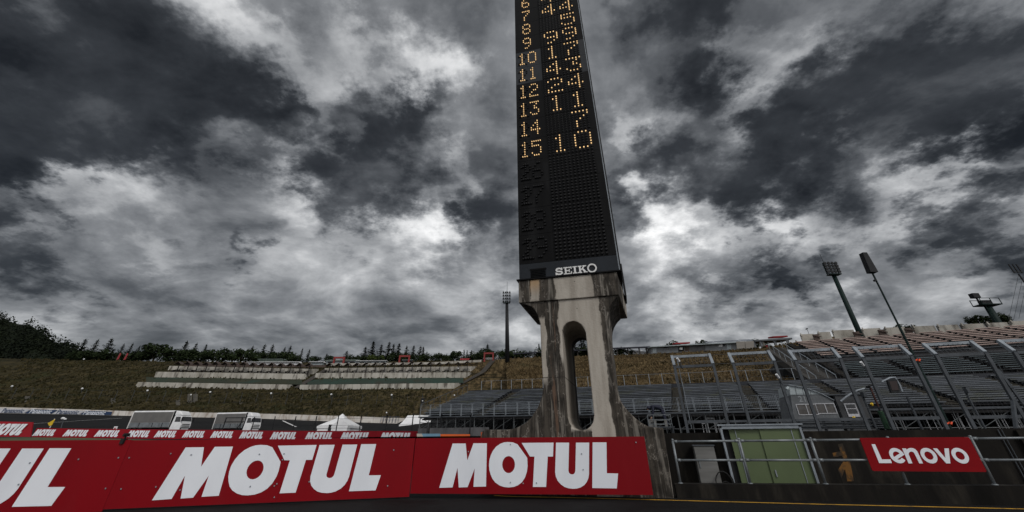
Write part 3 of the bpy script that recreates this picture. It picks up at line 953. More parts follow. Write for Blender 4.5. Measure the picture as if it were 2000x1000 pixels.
# side lattice on the right flank: uprights, rungs and pale edge strip
m_ = MB()
for dy in (.25, .95, DP - .4):
    m_.box(U1_ + .02, U1_ + .07, dy - .03, dy + .03, 4.95, ZTOP)
zz = 5.1
k = 0
while zz < ZTOP:
    m_.box(U1_ + .025, U1_ + .06, .22, DP - .38, zz - .02, zz + .02)
    m_.bar((U1_ + .045, .25, zz), (U1_ + .045, .95, zz + .42), .03)
    zz += .4523
    k += 1
m_.build('side_lattice', DARKM, py)
m_ = MB()
m_.box(U1_ + .004, U1_ + .03, .06, .16, 4.86, ZTOP)
m_.build('edge_strip', GALVL, py)
m_ = MB()
m_.box(-.265, -.225, 1.5, DP - .1, 4.6, 5.6)
m_.build('cable_tray', DARKM, py)

FONT5 = {
    '0': ['01110', '10001', '10001', '10001', '10001', '10001', '01110'], '1': ['00100', '01100', '00100', '00100', '00100', '00100', '01110'],
    '2': ['01110', '10001', '00001', '00110', '01000', '10000', '11111'], '3': ['11111', '00010', '00100', '00110', '00001', '10001', '01110'],
    '4': ['00010', '00110', '01010', '10010', '11111', '00010', '00010'], '5': ['11111', '10000', '11110', '00001', '00001', '10001', '01110'],
    '6': ['00110', '01000', '10000', '11110', '10001', '10001', '01110'], '7': ['11111', '00001', '00010', '00100', '01000', '01000', '01000'],
    '8': ['01110', '10001', '10001', '01110', '10001', '10001', '01110'], '9': ['01110', '10001', '10001', '01111', '00001', '00010', '01100'],
}


def bulb(m_, u, z, r, y0=-.035, y1=-.06, n=6):
    vs = []
    for (rr, yy) in ((r * 1.05, y0), (r * 1.05, y1), (r * .6, y1 - .012)):
        vs += [(u + rr * math.cos(2 * math.pi * k / n), yy, z + rr * math.sin(2 * math.pi * k / n)) for k in range(n)]
    fs = [(i * n + k, i * n + (k + 1) % n, (i + 1) * n + (k + 1) % n, (i + 1) * n + k) for i in range(2) for k in range(n)]
    fs.append(tuple(2 * n + k for k in range(n)))
    m_.add(vs, fs)


ROWS = {6: '41', 7: '44', 8: ' 5', 9: '99', 10: '17', 11: '43', 12: '24', 13: '11', 14: ' 7', 15: '10'}
UL = U0_ + .375 * (U1_ - U0_)
UG0, PU, PV = UL + .075, .1255, .108
for r in range(1, 20):
    zc_ = ROWZ(r)
    grey = r in (10, 11)
    m_ = MB()
    m_.cur = 0
    h = .4525
    m_.box(U0_, UL - .003, -.03, .03, zc_ - h + .004, zc_ + h - .004)
    m_.cur = 1
    m_.box(UL + .003, U0_ + .915 * (U1_ - U0_), -.03, .03, zc_ - h + .004, zc_ + h - .004)
    m_.cur = 0
    m_.box(U0_ + .915 * (U1_ - U0_) + .006, U1_, -.03, .03, zc_ - h + .004, zc_ + h - .004)
    row = m_.build('row_panel', [GREYP if grey else BLACK, BLACK], py)
    dark = MB()
    val = ROWS.get(r, '  ')
    on_cells = set()
    for k, ch in enumerate(val):
        if ch != ' ':
            num = MB()
            for j, ln in enumerate(FONT5[ch]):
                for i, b in enumerate(ln):
                    if b == '1':
                        on_cells.add((1 + 6 * k + i, j))
                        bulb(num, UG0 + (1 + 6 * k + i) * PU, zc_ + .38 - j * PV, .0205)
            num.build('lit_numeral', BULBL, row)
    for j in range(8):
        for i in range(12):
            if (i, j) not in on_cells:
                bulb(dark, UG0 + i * PU, zc_ + .38 - j * PV, .040)
    # place number at the left: digits of closer bulbs
    s = str(r)
    cs = [(-2.60, s)] if len(s) == 1 else [(-2.82, s[0]), (-2.42, s[1])]
    on_lit = 6 <= r <= 15
    for (cu, ch) in cs:
        num = MB()
        for j, ln in enumerate(FONT5[ch]):
            for i, b in enumerate(ln):
                if b == '1':
                    bulb(num, cu + (i - 2) * .072, zc_ + .31 - j * .098, .0165 if on_lit else .034)
        num.build('lit_numeral' if on_lit else 'unlit_numeral', BULBL if on_lit else BULBD, row)
    if r >= 10:                                        # the unlit alternative tens digit behind the lit one
        num = MB()
        for j, ln in enumerate(FONT5['2']):
            for i, b in enumerate(ln):
                if b == '1' and (FONT5['1'][j][i] == '0' or not on_lit):
                    bulb(num, -2.82 + (i - 2) * .072 + .012, zc_ + .29 - j * .098, .032)
        num.build('unlit_numeral', BULBD, row)
    dg = dark.build('lamp_grid', BULBD, row)
    dg['kind'] = 'stuff'


# SEIKO in slab letters on the band
def stroke(m_, pts, w, fn, dv):
    L, Rr = [], []
    P = [Vector((p[0], p[1], 0)) for p in pts]
    for i, p in enumerate(P):
        t = (P[min(i + 1, len(P) - 1)] - P[max(i - 1, 0)]).normalized()
        nn = Vector((-t.y, t.x, 0)) * w / 2
        L.append(p + nn)
        Rr.append(p - nn)
    poly = [(q.x, q.y) for q in L] + [(q.x, q.y) for q in reversed(Rr)]
    m_.prism(poly, fn, dv)


def arc(cx, cy, rx, ry, a0, a1, n=16):
    return [(cx + rx * math.cos(R(a0 + (a1 - a0) * k / n)), cy + ry * math.sin(R(a0 + (a1 - a0) * k / n))) for k in range(n + 1)]


def ring(m_, cx, cy, ro, ri, fn, dv, n=28):
    m_.prism(arc(cx, cy, ro, ro, 0, 360, n)[:-1], fn, dv, [arc(cx, cy, ri, ri, 0, 360, n)[:-1]])


def seiko():
    z0, hgt = 4.862, .205
    cnt = [0]

    def fn(y):
        return lambda u, z: (u, y, z)

    def rects(rs, extra=()):
        m_ = MB()
        for i, (a, b, c, d) in enumerate(rs):
            m_.prism([(a, c), (b, c), (b, d), (a, d)], fn(-.06 - .0012 * i), (0, .026 + .0012 * i, 0))
        for i, pg in enumerate(extra):
            m_.prism(pg, fn(-.066 - .0012 * i), (0, .03, 0))
        m_.build('letter', WHITEP, bandp)
    t = .036
    zt = z0 + hgt
    # S
    m_ = MB()
    w = .2
    x = -2.055
    r_ = hgt / 4 - .009
    path = [(x + w - .03, zt - .055)] + arc(x + .10, zt - r_ - .018, .075, r_, 40, 265, 12) + arc(x + .105, z0 + r_ + .018, .078, r_, 85, -140, 12) + [(x + .02, z0 + .06)]
    stroke(m_, path, t + .006, fn(-.06), (0, .026, 0))
    m_.prism([(x + w - .035, zt - .075), (x + w - .005, zt - .075), (x + w - .005, zt), (x + w - .035, zt)], fn(-.0612), (0, .026, 0))
    m_.prism([(x + .0, z0), (x + .03, z0), (x + .03, z0 + .075), (x + .0, z0 + .075)], fn(-.0612), (0, .026, 0))
    m_.build('letter', WHITEP, bandp)
    x = -1.83
    rects([(x, x + .225, z0, z0 + t * .8), (x, x + .225, zt - t * .8, zt), (x + .035, x + .08, z0, zt), (x + .05, x + .165, z0 + .085, z0 + .085 + t * .8), (x + .145, x + .17, z0 + .06, z0 + .145), (x + .2, x + .225, z0, z0 + .07), (x + .2, x + .225, zt - .065, zt)])
    x = -1.58
    rects([(x, x + .12, z0, z0 + t * .8), (x, x + .12, zt - t * .8, zt), (x + .036, x + .084, z0, zt)])
    x = -1.44
    rects([(x, x + .11, z0, z0 + t * .8), (x, x + .11, zt - t * .8, zt), (x + .035, x + .08, z0, zt), (x + .15, x + .255, z0, z0 + t * .8), (x + .135, x + .235, zt - t * .8, zt)],
          [[(x + .07, z0 + .085), (x + .165, zt - .01), (x + .215, zt - .01), (x + .075, z0 + .055)], [(x + .10, z0 + .115), (x + .175, z0 + .012), (x + .232, z0 + .012), (x + .135, z0 + .145)]])
    m_ = MB()
    ring(m_, -1.055, z0 + hgt / 2 + .004, .128, .088, fn(-.06), (0, .026, 0))
    m_.build('letter', WHITEP, bandp)


seiko()

# ------------------------------------------------------------------ pit wall, railing, retaining wall
lowz = lambda u: .23 + .009 * u
m_ = MB()
m_.hexa([(0.09, .04, -1.0), (16, .04, -1.0), (16, .32, -1.0), (.09, .32, -1.0), (0.09, .04, lowz(0)), (16, .04, lowz(16)), (16, .32, lowz(16)), (.09, .32, lowz(0))])
lw = m_.build('low_pit_wall', CONCD)
lw.location = PYB
lw.rotation_euler = (0, 0, -PT.a)
tag(lw, 'low dark concrete pit wall carrying the grey railing, right of the pylon', 'wall')
rail = empty('railing', PYB, 'grey tubular railing with two rails on the low pit wall', 'railing', rz=-PT.a)
RB = [.21, 1.53, 2.86, 4.20, 5.53, 6.86, 8.2]
for i, u in enumerate(RB):
    m_ = MB()
    m_.tube([(u, .15, lowz(u) - .02), (u, .15, .985 + .004 * u)], .026, 10)
    m_.lathe([(.026, .0), (.03, .01), (.02, .03), (0, .036)], (u, .15, .985 + .004 * u), 10)
    m_.lathe([(.05, 0), (.05, .012), (.03, .02)], (u, .15, lowz(u) - .002), 10)
    m_.build('post', RAILM, rail, smooth=True)
for i in range(len(RB) - 1):
    for z in (.965, .63):
        m_ = MB()
        a, b = RB[i] + .02, RB[i + 1] - .02
        za, zb = z + .004 * a, z + .004 * b
        m_.tube([(a, .15, za), (b, .15, zb)], .021, 10)
        m_.tube([(a, .15, za), (a + .07, .15, za)], .029, 10)
        m_.tube([(b - .07, .15, zb), (b, .15, zb)], .029, 10)
        m_.build('rail', RAILM, rail, smooth=True)
# sign on the railing
sg = empty('sponsor_sign', PT.w(4.59, .1, 0), 'red sign with white rounded lettering fixed to the railing', 'sign', rz=-PT.a)
su0, su1, sz0, sz1 = -.89, .885, .475, 1.012
def rrect(x0, x1, y0, y1, r):
    return arc(x1 - r, y1 - r, r, r, 0, 90, 4) + arc(x0 + r, y1 - r, r, r, 90, 180, 4) + arc(x0 + r, y0 + r, r, r, 180, 270, 4) + arc(x1 - r, y0 + r, r, r, 270, 360, 4)
m_ = MB()
m_.prism(rrect(su0, su1, sz0, sz1, .025), lambda u, z: (u, -.012, z), (0, .024, 0))
m_.build('panel', surf('sign_red', (0.21, 0.004, 0.007), (0.17, 0.003, 0.006), .8, .5, spec=.1), sg)


def lp(x, y):                                          # pixel in the enlarged view of the sign -> sign plane
    u, z = PT.px(1660 + x / 7.143, 840 + y / 7.143, .1)
    return u - 4.59, z


lw_ = lambda u, z: (u, -.017, z)
dvl = (0, .012, 0)
m_ = MB()
m_.prism([lp(*p) for p in [(295, 197), (345, 197), (440, 408), (560, 408), (580, 460), (403, 460)]], lw_, dvl)
m_.build('letter', WHITE, sg)
zb_, zt_ = lp(1000, 464)[1], lp(1000, 248)[1]
rr = (zt_ - zb_) / 2
sw = rr * .47
zc_ = (zb_ + zt_) / 2
def cxof(a, b):
    return (lp(a, 357)[0] + lp(b, 357)[0]) / 2
for cx in (cxof(1010, 1180), cxof(1445, 1615)):
    m_ = MB()
    ring(m_, cx, zc_, rr, rr - sw, lw_, dvl)
    m_.build('letter', WHITE, sg)
cx = cxof(570, 740)
m_ = MB()
stroke(m_, arc(cx, zc_, rr - sw / 2, rr - sw / 2, 18, 325, 26), sw, lw_, dvl)
stroke(m_, [(cx - (rr - sw) * .98, zc_ - rr * .42), (cx + rr * .93, zc_ + rr * .30)], sw * .82, lambda u, z: (u, -.0178, z), (0, .0128, 0))
m_.build('letter', WHITE, sg)
m_ = MB()
m_.prism([lp(*p) for p in [(722, 255), (775, 255), (785, 274), (805, 258), (835, 249), (870, 250), (905, 266), (932, 295), (1013, 464), (960, 464), (893, 325), (878, 307), (855, 299), (833, 302), (818, 315), (812, 335), (866, 464), (812, 464)]], lw_, dvl)
m_.build('letter', WHITE, sg)
m_ = MB()
m_.prism([lp(*p) for p in [(1150, 255), (1208, 255), (1324, 390), (1310, 255), (1370, 255), (1394, 464), (1336, 464)]], lw_, dvl)
m_.build('letter', WHITE, sg)

# retaining wall behind the passage
DW_ = 3.0
m_ = MB()
m_.hexa([(.2, DW_, -.95), (40, DW_, -.95), (40, DW_ + .35, -.95), (.2, DW_ + .35, -.95), (.2, DW_, 1.14), (40, DW_, 1.30), (40, DW_ + .35, 1.30), (.2, DW_ + .35, 1.14)])
for u in (3.62, 8.05):
    m_.hexa([(u, DW_ - .10, -.95), (u + .5, DW_ - .10, -.95), (u + .5, DW_ - .003, -.95), (u, DW_ - .003, -.95), (u, DW_ - .10, 1.13), (u + .5, DW_ - .10, 1.135), (u + .5, DW_ - .003, 1.135), (u, DW_ - .003, 1.13)])
rw = m_.build('retaining_wall', CONCD)
rw.location = PYB
rw.rotation_euler = (0, 0, -PT.a)
tag(rw, 'dark stained retaining wall below the catch fence, behind the green doors', 'wall')
m_ = MB()                                              # worn orange paint on the wall
def wp(x, y):
    return PT.px(x, y, DW_ - .01)
for i, pg in enumerate([[(1608, 862), (1617, 862), (1628, 905), (1622, 909)], [(1636, 868), (1646, 866), (1656, 898), (1648, 900)], [(1648, 903), (1660, 900), (1668, 940), (1655, 940)], [(1632, 925), (1648, 900), (1654, 906), (1642, 938), (1632, 938)], [(1624, 885), (1650, 880), (1650, 889), (1626, 894)]]):
    m_.prism([wp(*q) for q in pg], lambda u, z, i=i: (u, DW_ - .006 - .001 * i, z), (0, .004, 0))
o = m_.build('faded_marking', ORPAINT)
o.location = PYB
o.rotation_euler = (0, 0, -PT.a)
tag(o, 'worn orange paint strokes on the dark wall left of the red sign', 'wall marking')
# green double door
gd = empty('green_door_housing', PT.w(2.6, DW_ - .3, -.9), 'green sliding double doors in a silver frame below the fence', 'door housing', rz=-PT.a)
x0, x1 = -.97, .94
zt = 2.14
m_ = MB()
m_.box(x0 + .04, x1 - .04, .12, .28, 0, zt - .06)
m_.build('recess', VOID, gd)
m_ = MB()
m_.box(x0, x0 + .05, -.06, .05, 0, zt)
m_.box(x1 - .05, x1, -.06, .05, 0, zt)
m_.box(x0 + .055, x1 - .055, -.055, .05, zt - .02, zt + .05)
m_.box(x0 - .05, x1 + .05, -.08, .1, zt + .055, zt + .085)
m_.build('frame', GALVL, gd)
for (a, b, dy) in ((x0 + .22, -.02, .03), (-.03, x1 - .055, -.005)):
    m_ = MB()
    m_.box(a, b, dy, dy + .03, .02, zt - .03)
    d_ = m_.build('door', GREEND, gd)
    m_ = MB()
    m_.box(a + .14 if a < -.5 else b - .19, a + .155 if a < -.5 else b - .175, dy - .015, dy - .003, .05, zt - .05)
    m_.build('trim', GALVL, d_)
    if a > -.5:
        m_ = MB()
        m_.box(a + .09, a + .115, dy - .03, dy - .003, 1.1, 1.24)
        m_.build('handle', GALVL, d_)
# grey electrical cabinet
gc = empty('electrical_cabinet', PT.w(1.13, DW_ - .35, -.9), 'small grey metal cabinet with a hose, left of the green doors', 'cabinet', rz=-PT.a)
m_ = MB()
m_.box(-.25, .25, 0, .3, 0, 1.74)
m_.build('body', GREYDOOR, gc)
m_ = MB()
m_.box(-.27, .27, -.03, .3, 1.745, 1.77)
m_.build('lid', GALV, gc)
m_ = MB()
m_.box(-.235, .235, -.02, -.003, .03, 1.72)
d_ = m_.build('door', GREYDOOR, gc)
m_ = MB()
m_.box(-.19, -.165, -.045, -.021, 1.28, 1.44)
m_.build('handle', RAILM, d_)
h0 = PT.w(1.3, DW_ - .5, -.9)
m_ = MB()
pts = [PT.w(1.42 + .2 * math.cos(R(a)), DW_ - .42 - .0004 * a, .02 + .28 * math.sin(R(a)) + .0001 * a) for a in range(-40, 420, 20)]
m_.tube(pts, .014, 6)
m_.tube([PT.w(1.45 + .17 * math.cos(R(a)), DW_ - .46, -.2 + .3 * math.sin(R(a))) for a in range(0, 190, 15)], .012, 6)
tag(m_.build('cable_loop', RUBBER, None, h0), 'loops of black cable hanging before the small grey cabinet', 'cable')
# two little domed lamps peeping over the retaining wall
# thin cable on the wall at the far right
m_ = MB()
m_.tube([PT.w(7.75, DW_ - .03, 1.15), PT.w(7.75, DW_ - .03, .3), PT.w(7.76, DW_ - .03, -.4)], .012, 6)
m_.tube([PT.w(7.82, DW_ - .03, 1.15), PT.w(7.82, DW_ - .03, .3), PT.w(7.83, DW_ - .03, -.4)], .01, 6)
tag(m_.build('wall_conduit', GALV, None, PT.w(7.8, DW_ - .03, 1.0)), 'pair of thin conduits running down the dark wall right of the red sign', 'conduit')

# ================================================================== the far side: wall, slope, shelters
# white concrete wall at the foot of the slope, in cast sections
GW = 'white wall sections below the slope'
wx = [-300, -150, 0, 220, 420, 620, 790]
wlab = ['white wall section beyond the left edge', 'white wall section at the left edge', 'white wall section carrying the blue and white banners', 'white wall section behind the first truck', 'white wall section between the second truck and the tent', 'white wall section right of the pagoda tent']
for i, (xa, xb) in enumerate(zip(wx, wx[1:])):
    if xb < 0:
        continue
    n_ = 5
    xs = [xa + (xb - xa) * k / n_ for k in range(n_ + 1)]
    bot = [at(x, lerp(WB, x), 105) - Vector((0, 0, .5)) for x in xs]
    top = [at(x, lerp(WT, x), 105.1) for x in xs]
    th = Vector((0, .5, 0))
    m_ = MB()
    for k in range(n_):
        g = .02 if k == n_ - 1 else 0
        dx = Vector((g, 0, 0))
        m_.hexa([bot[k], bot[k + 1] - dx, bot[k + 1] - dx + th, bot[k] + th, top[k], top[k + 1] - dx, top[k + 1] - dx + th, top[k] + th])
    o = m_.build('concrete_wall', CONCW, None, tuple(bot[0]))
    tag(o, wlab[i], 'wall', GW)


def text_mesh(txt, size, shear=0.0, bold=0.0, depth=0.02):
    cu = bpy.data.curves.new('t', 'FONT')
    cu.body = txt
    cu.size = size
    cu.shear = shear
    cu.offset = bold
    cu.extrude = depth / 2
    cu.align_x = 'CENTER'
    cu.align_y = 'CENTER'
    o = bpy.data.objects.new('t', cu)
    me = bpy.data.meshes.new_from_object(o)
    bpy.data.objects.remove(o)
    bpy.data.curves.remove(cu)
    return me


def put_text(name, me, mat, parent, loc, ex, ez, base):
    """lay a text mesh so that its x runs along ex and its y along ez"""
    ex, ez = Vector(ex).normalized(), Vector(ez).normalized()
    ny = ez.cross(ex).normalized()                     # away from the reader
    m = Matrix.Identity(4)
    for i in range(3):
        m[i][0], m[i][1], m[i][2] = ex[i], ez[i], -ny[i]
    me.transform(Matrix.Translation(Vector(loc) - Vector(base)) @ m)
    o = bpy.data.objects.new(name, me)
    me.name = name
    me.materials.clear()
    me.materials.append(mat)
    COL.objects.link(o)
    o.parent = parent
    return o


# four banners on the wall: white / blue in turn, with slanted ends
BN = [(-47, 2.5, 5, 56), (0, 0, 0, 0)]
banner = [((-30, 46), (-14, 60), 'w', 25), ((48, 100), (62, 113), 'b', 79), ((102, 154), (115, 166), 'w', 132), ((156, 217), (168, 219), 'b', 184)]
blab = ['white banner with blue lettering at the left edge of the white wall', 'blue banner with white lettering between two white banners', 'white banner with blue lettering between two blue banners', 'blue banner with white lettering at the right end of the row']
for i, ((b0x, b1x), (t0x, t1x), kind, cx) in enumerate(banner):
    Y = 104.93
    f_ = lambda x, k: lerp(WT, x) + (lerp(WB, x) - lerp(WT, x)) * k
    q = [at(b0x, f_(b0x, .92), Y), at(b1x, f_(b1x, .92), Y), at(t1x, f_(t1x, .22), Y), at(t0x, f_(t0x, .22), Y)]
    base = (q[0] + q[1]) / 2
    e = empty('banner', base, blab[i], 'banner', 'blue and white banners on the wall')
    th = Vector((0, .04, 0))
    MB().hexa([q[0], q[1], q[1] + th, q[0] + th, q[3], q[2], q[2] + th, q[3] + th]).build('panel', PWHITE if kind == 'w' else PBLUE, e, base)
    c = at(cx, f_(cx, .56), Y - .03)
    L = (at(cx + 21.5, 806, Y) - at(cx - 21.5, 806, Y)).length
    ex = at(cx + 20, f_(cx + 20, .5), Y) - at(cx - 20, f_(cx - 20, .5), Y)
    me = text_mesh('Panasonic', 1.15, .25, .012, .03)
    xs = [v.co.x for v in me.vertices]
    k = L / (max(xs) - min(xs))
    me.transform(Matrix.Diagonal((k, k * 1.0, 1, 1)))
    put_text('lettering', me, PBLUE if kind == 'w' else WHITE, e, c, ex, (0, 0, 1), base)

# terrace walls on the slope
GT = 'concrete terrace walls on the slope'
TW = [
    ('lowest concrete terrace wall on the left half of the slope', (262, 756, 270, 746), (560, 761, 574, 751), (140, 140.6)),
    ('lowest concrete terrace wall on the right half of the slope', (584, 761, 586, 751.5), (886, 759.5, 901, 748), (140, 140.6)),
    ('middle concrete terrace wall on the left half of the slope', (301, 736.5, 305, 726), (596, 741, 605, 730), (149, 149.6)),
    ('middle concrete terrace wall on the right half of the slope', (613, 739.5, 617, 728.5), (909, 737.5, 920, 727), (149, 149.6)),
    ('top concrete terrace wall on the left half, behind the brown shelters', (327, 723, 331, 714.5), (612, 730, 622, 720.5), (157, 157.6)),
    ('top concrete terrace wall on the right half, behind the brown shelters', (632, 727, 634, 719), (920, 726, 931, 715.5), (157, 157.6)),
]
for (lab, (xa, ya, xta, yta), (xb, yb, xtb, ytb), (Ya, Yb)) in TW:
    a0, a1, c0, c1 = at(xa, ya + 1, Ya), at(xb, yb + 1, Ya), at(xta, yta, Ya + .1), at(xtb, ytb, Yb + 1.2)
    c1 = at(xb + (xtb - xb) * .15, ytb, Ya + .1)
    th = Vector((0, 1.6, 0))
    m_ = MB()
    m_.hexa([a0, a1, a1 + th, a0 + th, c0, c1, c1 + th, c0 + th])
    # the right end turns back into the slope
    w0, w1 = a1 + Vector((.02, 0, 0)), at(xtb, ytb + (yb - ytb) * .35, Ya + 3)
    m_.hexa([w0, w1, w1 + Vector((-.5, .6, 0)), w0 + Vector((-.5, .6, 0)), c1 + Vector((.02, 0, 0)), at(xtb, ytb, Ya + 3), at(xtb, ytb, Ya + 3) + Vector((-.5, .6, 0)), c1 + Vector((-.5, .6, 0))])
    tag(m_.build('terrace_wall', CONC, None, tuple((a0 + a1) / 2)), lab, 'wall', GT)
# green netting between lowest and middle wall
for lab, xs, mt in (('green ground netting between the terrace walls, right half', [600, 660, 720, 780, 840, 905], NETG), ('dull green ground netting between the terrace walls, left half', [285, 340, 400, 460, 520, 590], surf('faded_net', (0.016, 0.022, 0.011), (0.026, 0.028, 0.013), .3, .9, world=True, c3=(0.012, 0.034, 0.022), s3=.1))):
    vs = []
    for x in xs:
        for k in (0.0, .5, 1.0):
            yb = lerp([(262, 746), (574, 751), (586, 751.5), (901, 748)], x)
            yt = lerp([(301, 736.5), (596, 741), (613, 739.5), (909, 737.5)], x)
            p = at(x, yb + .3, 142.0)
            q = at(x, yt + .8, 148.6)
            vs.append(p + (q - p) * k + Vector((0, 0, .12 + .05 * math.sin(x * .7 + k * 5))))
    fs = [(3 * i + j, 3 * i + j + 3, 3 * i + j + 4, 3 * i + j + 1) for i in range(len(xs) - 1) for j in range(2)]
    tag(MB().add(vs, fs).build('ground_netting', mt, None, tuple(vs[0])), lab, 'netting')

# brown A-frame shelters with a post, and dark plank tables below them
def make_shelter():
    e = empty('picnic_shelter', (0, 0, 0), 'x', 'shelter', 'brown shelters along the top terrace')
    m_ = MB()
    for s in (-1, 1):
        m_.hexa([(0, -1.1, 2.95), (s * 1.35, -1.0, 2.05), (s * 1.35, 1.0, 2.05), (0, 1.1, 2.95), (0, -1.1, 3.05), (s * 1.4, -1.0, 2.13), (s * 1.4, 1.0, 2.13), (0, 1.1, 3.05)])
    m_.build('roof', BROWN, e)
    m_ = MB()
    m_.bar((0, 0, 0), (0.1, 0, 2.9), .22)
    m_.bar((.05, 0, 1.9), (-.9, 0, 2.4), .12)
    m_.bar((.05, 0, 1.9), (.95, 0, 2.4), .12)
    m_.build('post', TIMB, e)
    return e


def make_table():
    e = empty('picnic_table', (0, 0, 0), 'x', 'table', 'dark picnic tables along the middle terrace wall')
    m_ = MB()
    m_.hexa([(-.3, -.7, .72), (1.2, -.9, .72), (1.2, .3, .72), (-.3, .5, .72), (-.3, -.7, .8), (1.2, -.9, .8), (1.2, .3, .8), (-.3, .5, .8)])
    m_.build('top', TIMB, e)
    for x, y in ((-.2, -.5), (1.1, -.7)):
        m_ = MB()
        m_.box(x - .06, x + .06, y - .06, y + .9, 0, .718)
        m_.build('leg', TIMB, e)
    m_ = MB()
    m_.box(-1.15, -.4, -.7, .4, .38, .46)
    m_.box(-.85, -.7, -.5, .2, 0, .378)
    m_.build('bench', TIMB, e)
    return e


SHX = [345 + 18.3 * k for k in range(15)]
SHX2 = [641.5 + 18.05 * k for k in range(16)]
p0, t0 = make_shelter(), make_table()
n_ = 0
for row, xs in (('left', SHX), ('right', SHX2)):
    for k, x in enumerate(xs):
        g = at(x, lerp([(327, 726.5), (620, 731), (930, 727)], x) - 1.2, 154.5)
        o = p0 if n_ == 0 else copy_tree(p0)
        o.location = (g.x, 154.5, g.z + .3)
        o.rotation_euler.z = random.uniform(-.06, .06)
        s_ = 1.0 + random.uniform(-.05, .05)
        o.scale = (s_, s_, s_)
        o['label'] = f'brown A-frame shelter, {ORD[k]} from the left in the {row} row on the terrace'
        g = at(x - 6, lerp([(301, 727), (596, 731), (613, 729.5), (920, 727.5)], x) + .2, 149.9)
        o = t0 if n_ == 0 else copy_tree(t0)
        o.location = (g.x, 149.9, g.z - .0)
        o.rotation_euler.z = random.uniform(-.1, .1)
        o['label'] = f'dark picnic table, {ORD[k]} from the left below the {row} row of shelters'
        n_ += 1

# low parapet fence at the crest, and crest walls
for lab, xs in (('pale low parapet along the crest above the right shelters', [(640, 711), (740, 710), (850, 708.5), (940, 704)]), ('brown low parapet along the crest above the left shelters', [(360, 712), (450, 713), (540, 714), (636, 714)])):
    m_ = MB()
    for (xa, ya), (xb, yb) in zip(xs, xs[1:]):
        p, q = at(xa, ya, 161), at(xb, yb, 161)
        th, h = Vector((0, .25, 0)), Vector((0, 0, .55))
        m_.hexa([p - h, q - h, q - h + th, p - h + th, p + h * .4, q + h * .4, q + h * .4 + th, p + h * .4 + th])
    tag(m_.build('parapet', CONC if 'pale' in lab else BROWN, None, tuple(at(xs[0][0], xs[0][1], 161))), lab, 'parapet')
# sloping dark walkways beside / between the terraces
for lab, pts in (('dark sloping walkway right of the terrace walls', [(870, 766, 876, 766, 139), (938, 727, 948, 727, 152), (958, 704, 968, 704, 163.5)]), ('dark sloping walkway between the left and right terrace walls', [(574, 758, 584, 758, 140.4), (606, 738, 618, 738, 149.5), (632, 722, 640, 722, 158)])):
    vs = []
    for (xa, ya, xb, yb, Y) in pts:
        vs += [at(xa, ya, Y - .5) + Vector((0, 0, .15)), at(xb, yb, Y - .5) + Vector((0, 0, .15))]
    fs = [(2 * i, 2 * i + 1, 2 * i + 3, 2 * i + 2) for i in range(len(pts) - 1)]
    o = MB().add(vs, fs).build('walkway', surf('walkway', (0.035, 0.03, 0.026), (0.05, 0.045, 0.038), .6, .9, world=True))
    struct(o)

# crest: red gate arches, kiosks, awnings
def arch(x0, x1, yt, yb, Y, lab, lean=0):
    a, b = at(x0, yb, Y), at(x1, yb, Y)
    h = (at(x0, yt, Y) - a).z
    e = empty('gate_arch', (a + b) / 2, lab, 'gate arch', 'red gate arches on the crest')
    base = (a + b) / 2
    w = (b - a).length
    hw = w / 2
    for s in (-1, 1):
        MB().box(base.x + s * hw - .28, base.x + s * hw + .28, Y - .3, Y + .3, base.z - .5, base.z + h - .62).build('pillar', ARCHR, e, base)
    MB().box(base.x - hw - .28, base.x + hw + .28, Y - .3, Y + .3, base.z + h - .615, base.z + h).build('crossbeam', ARCHR, e, base)
    return e


arch(651, 670, 697, 712, 163, 'red gate arch before the green roofed kiosk')
arch(779.5, 798, 694, 710, 163, 'red gate arch left of the crest trees, above the right shelters')
arch(946, 963, 688.5, 704, 163, 'red gate arch left of the middle floodlight mast')


def kiosk(x0, x1, yb, yt, yr, Y, lab, wall, roof, depth=4, doors=()):
    a, b = at(x0, yb, Y), at(x1, yb, Y)
    z1, z2 = at(x0, yt, Y).z, at(x0, yr, Y).z
    base = Vector(((a.x + b.x) / 2, Y, a.z))
    e = empty('kiosk', base, lab, 'kiosk')
    MB().box(a.x, b.x, Y, Y + depth, a.z - 1, z1).build('wall', wall, e, base)
    m_ = MB()
    m_.hexa([(a.x - .3, Y - .8, z1 + .01), (b.x + .3, Y - .8, z1 + .01), (b.x + .3, Y + depth + .3, z1 + .01), (a.x - .3, Y + depth + .3, z1 + .01), (a.x - .3, Y - .8, z1 + .12), (b.x + .3, Y - .8, z1 + .12), (b.x + .1, Y + depth * .6, z2), (a.x - .1, Y + depth * .6, z2)])
    m_.build('roof', roof, e, base)
    for (da, db) in doors:
        MB().box(a.x + (b.x - a.x) * da, a.x + (b.x - a.x) * db, Y - .08, Y - .01, a.z, z1 - .4).build('opening', VOID, e, base)
    return e


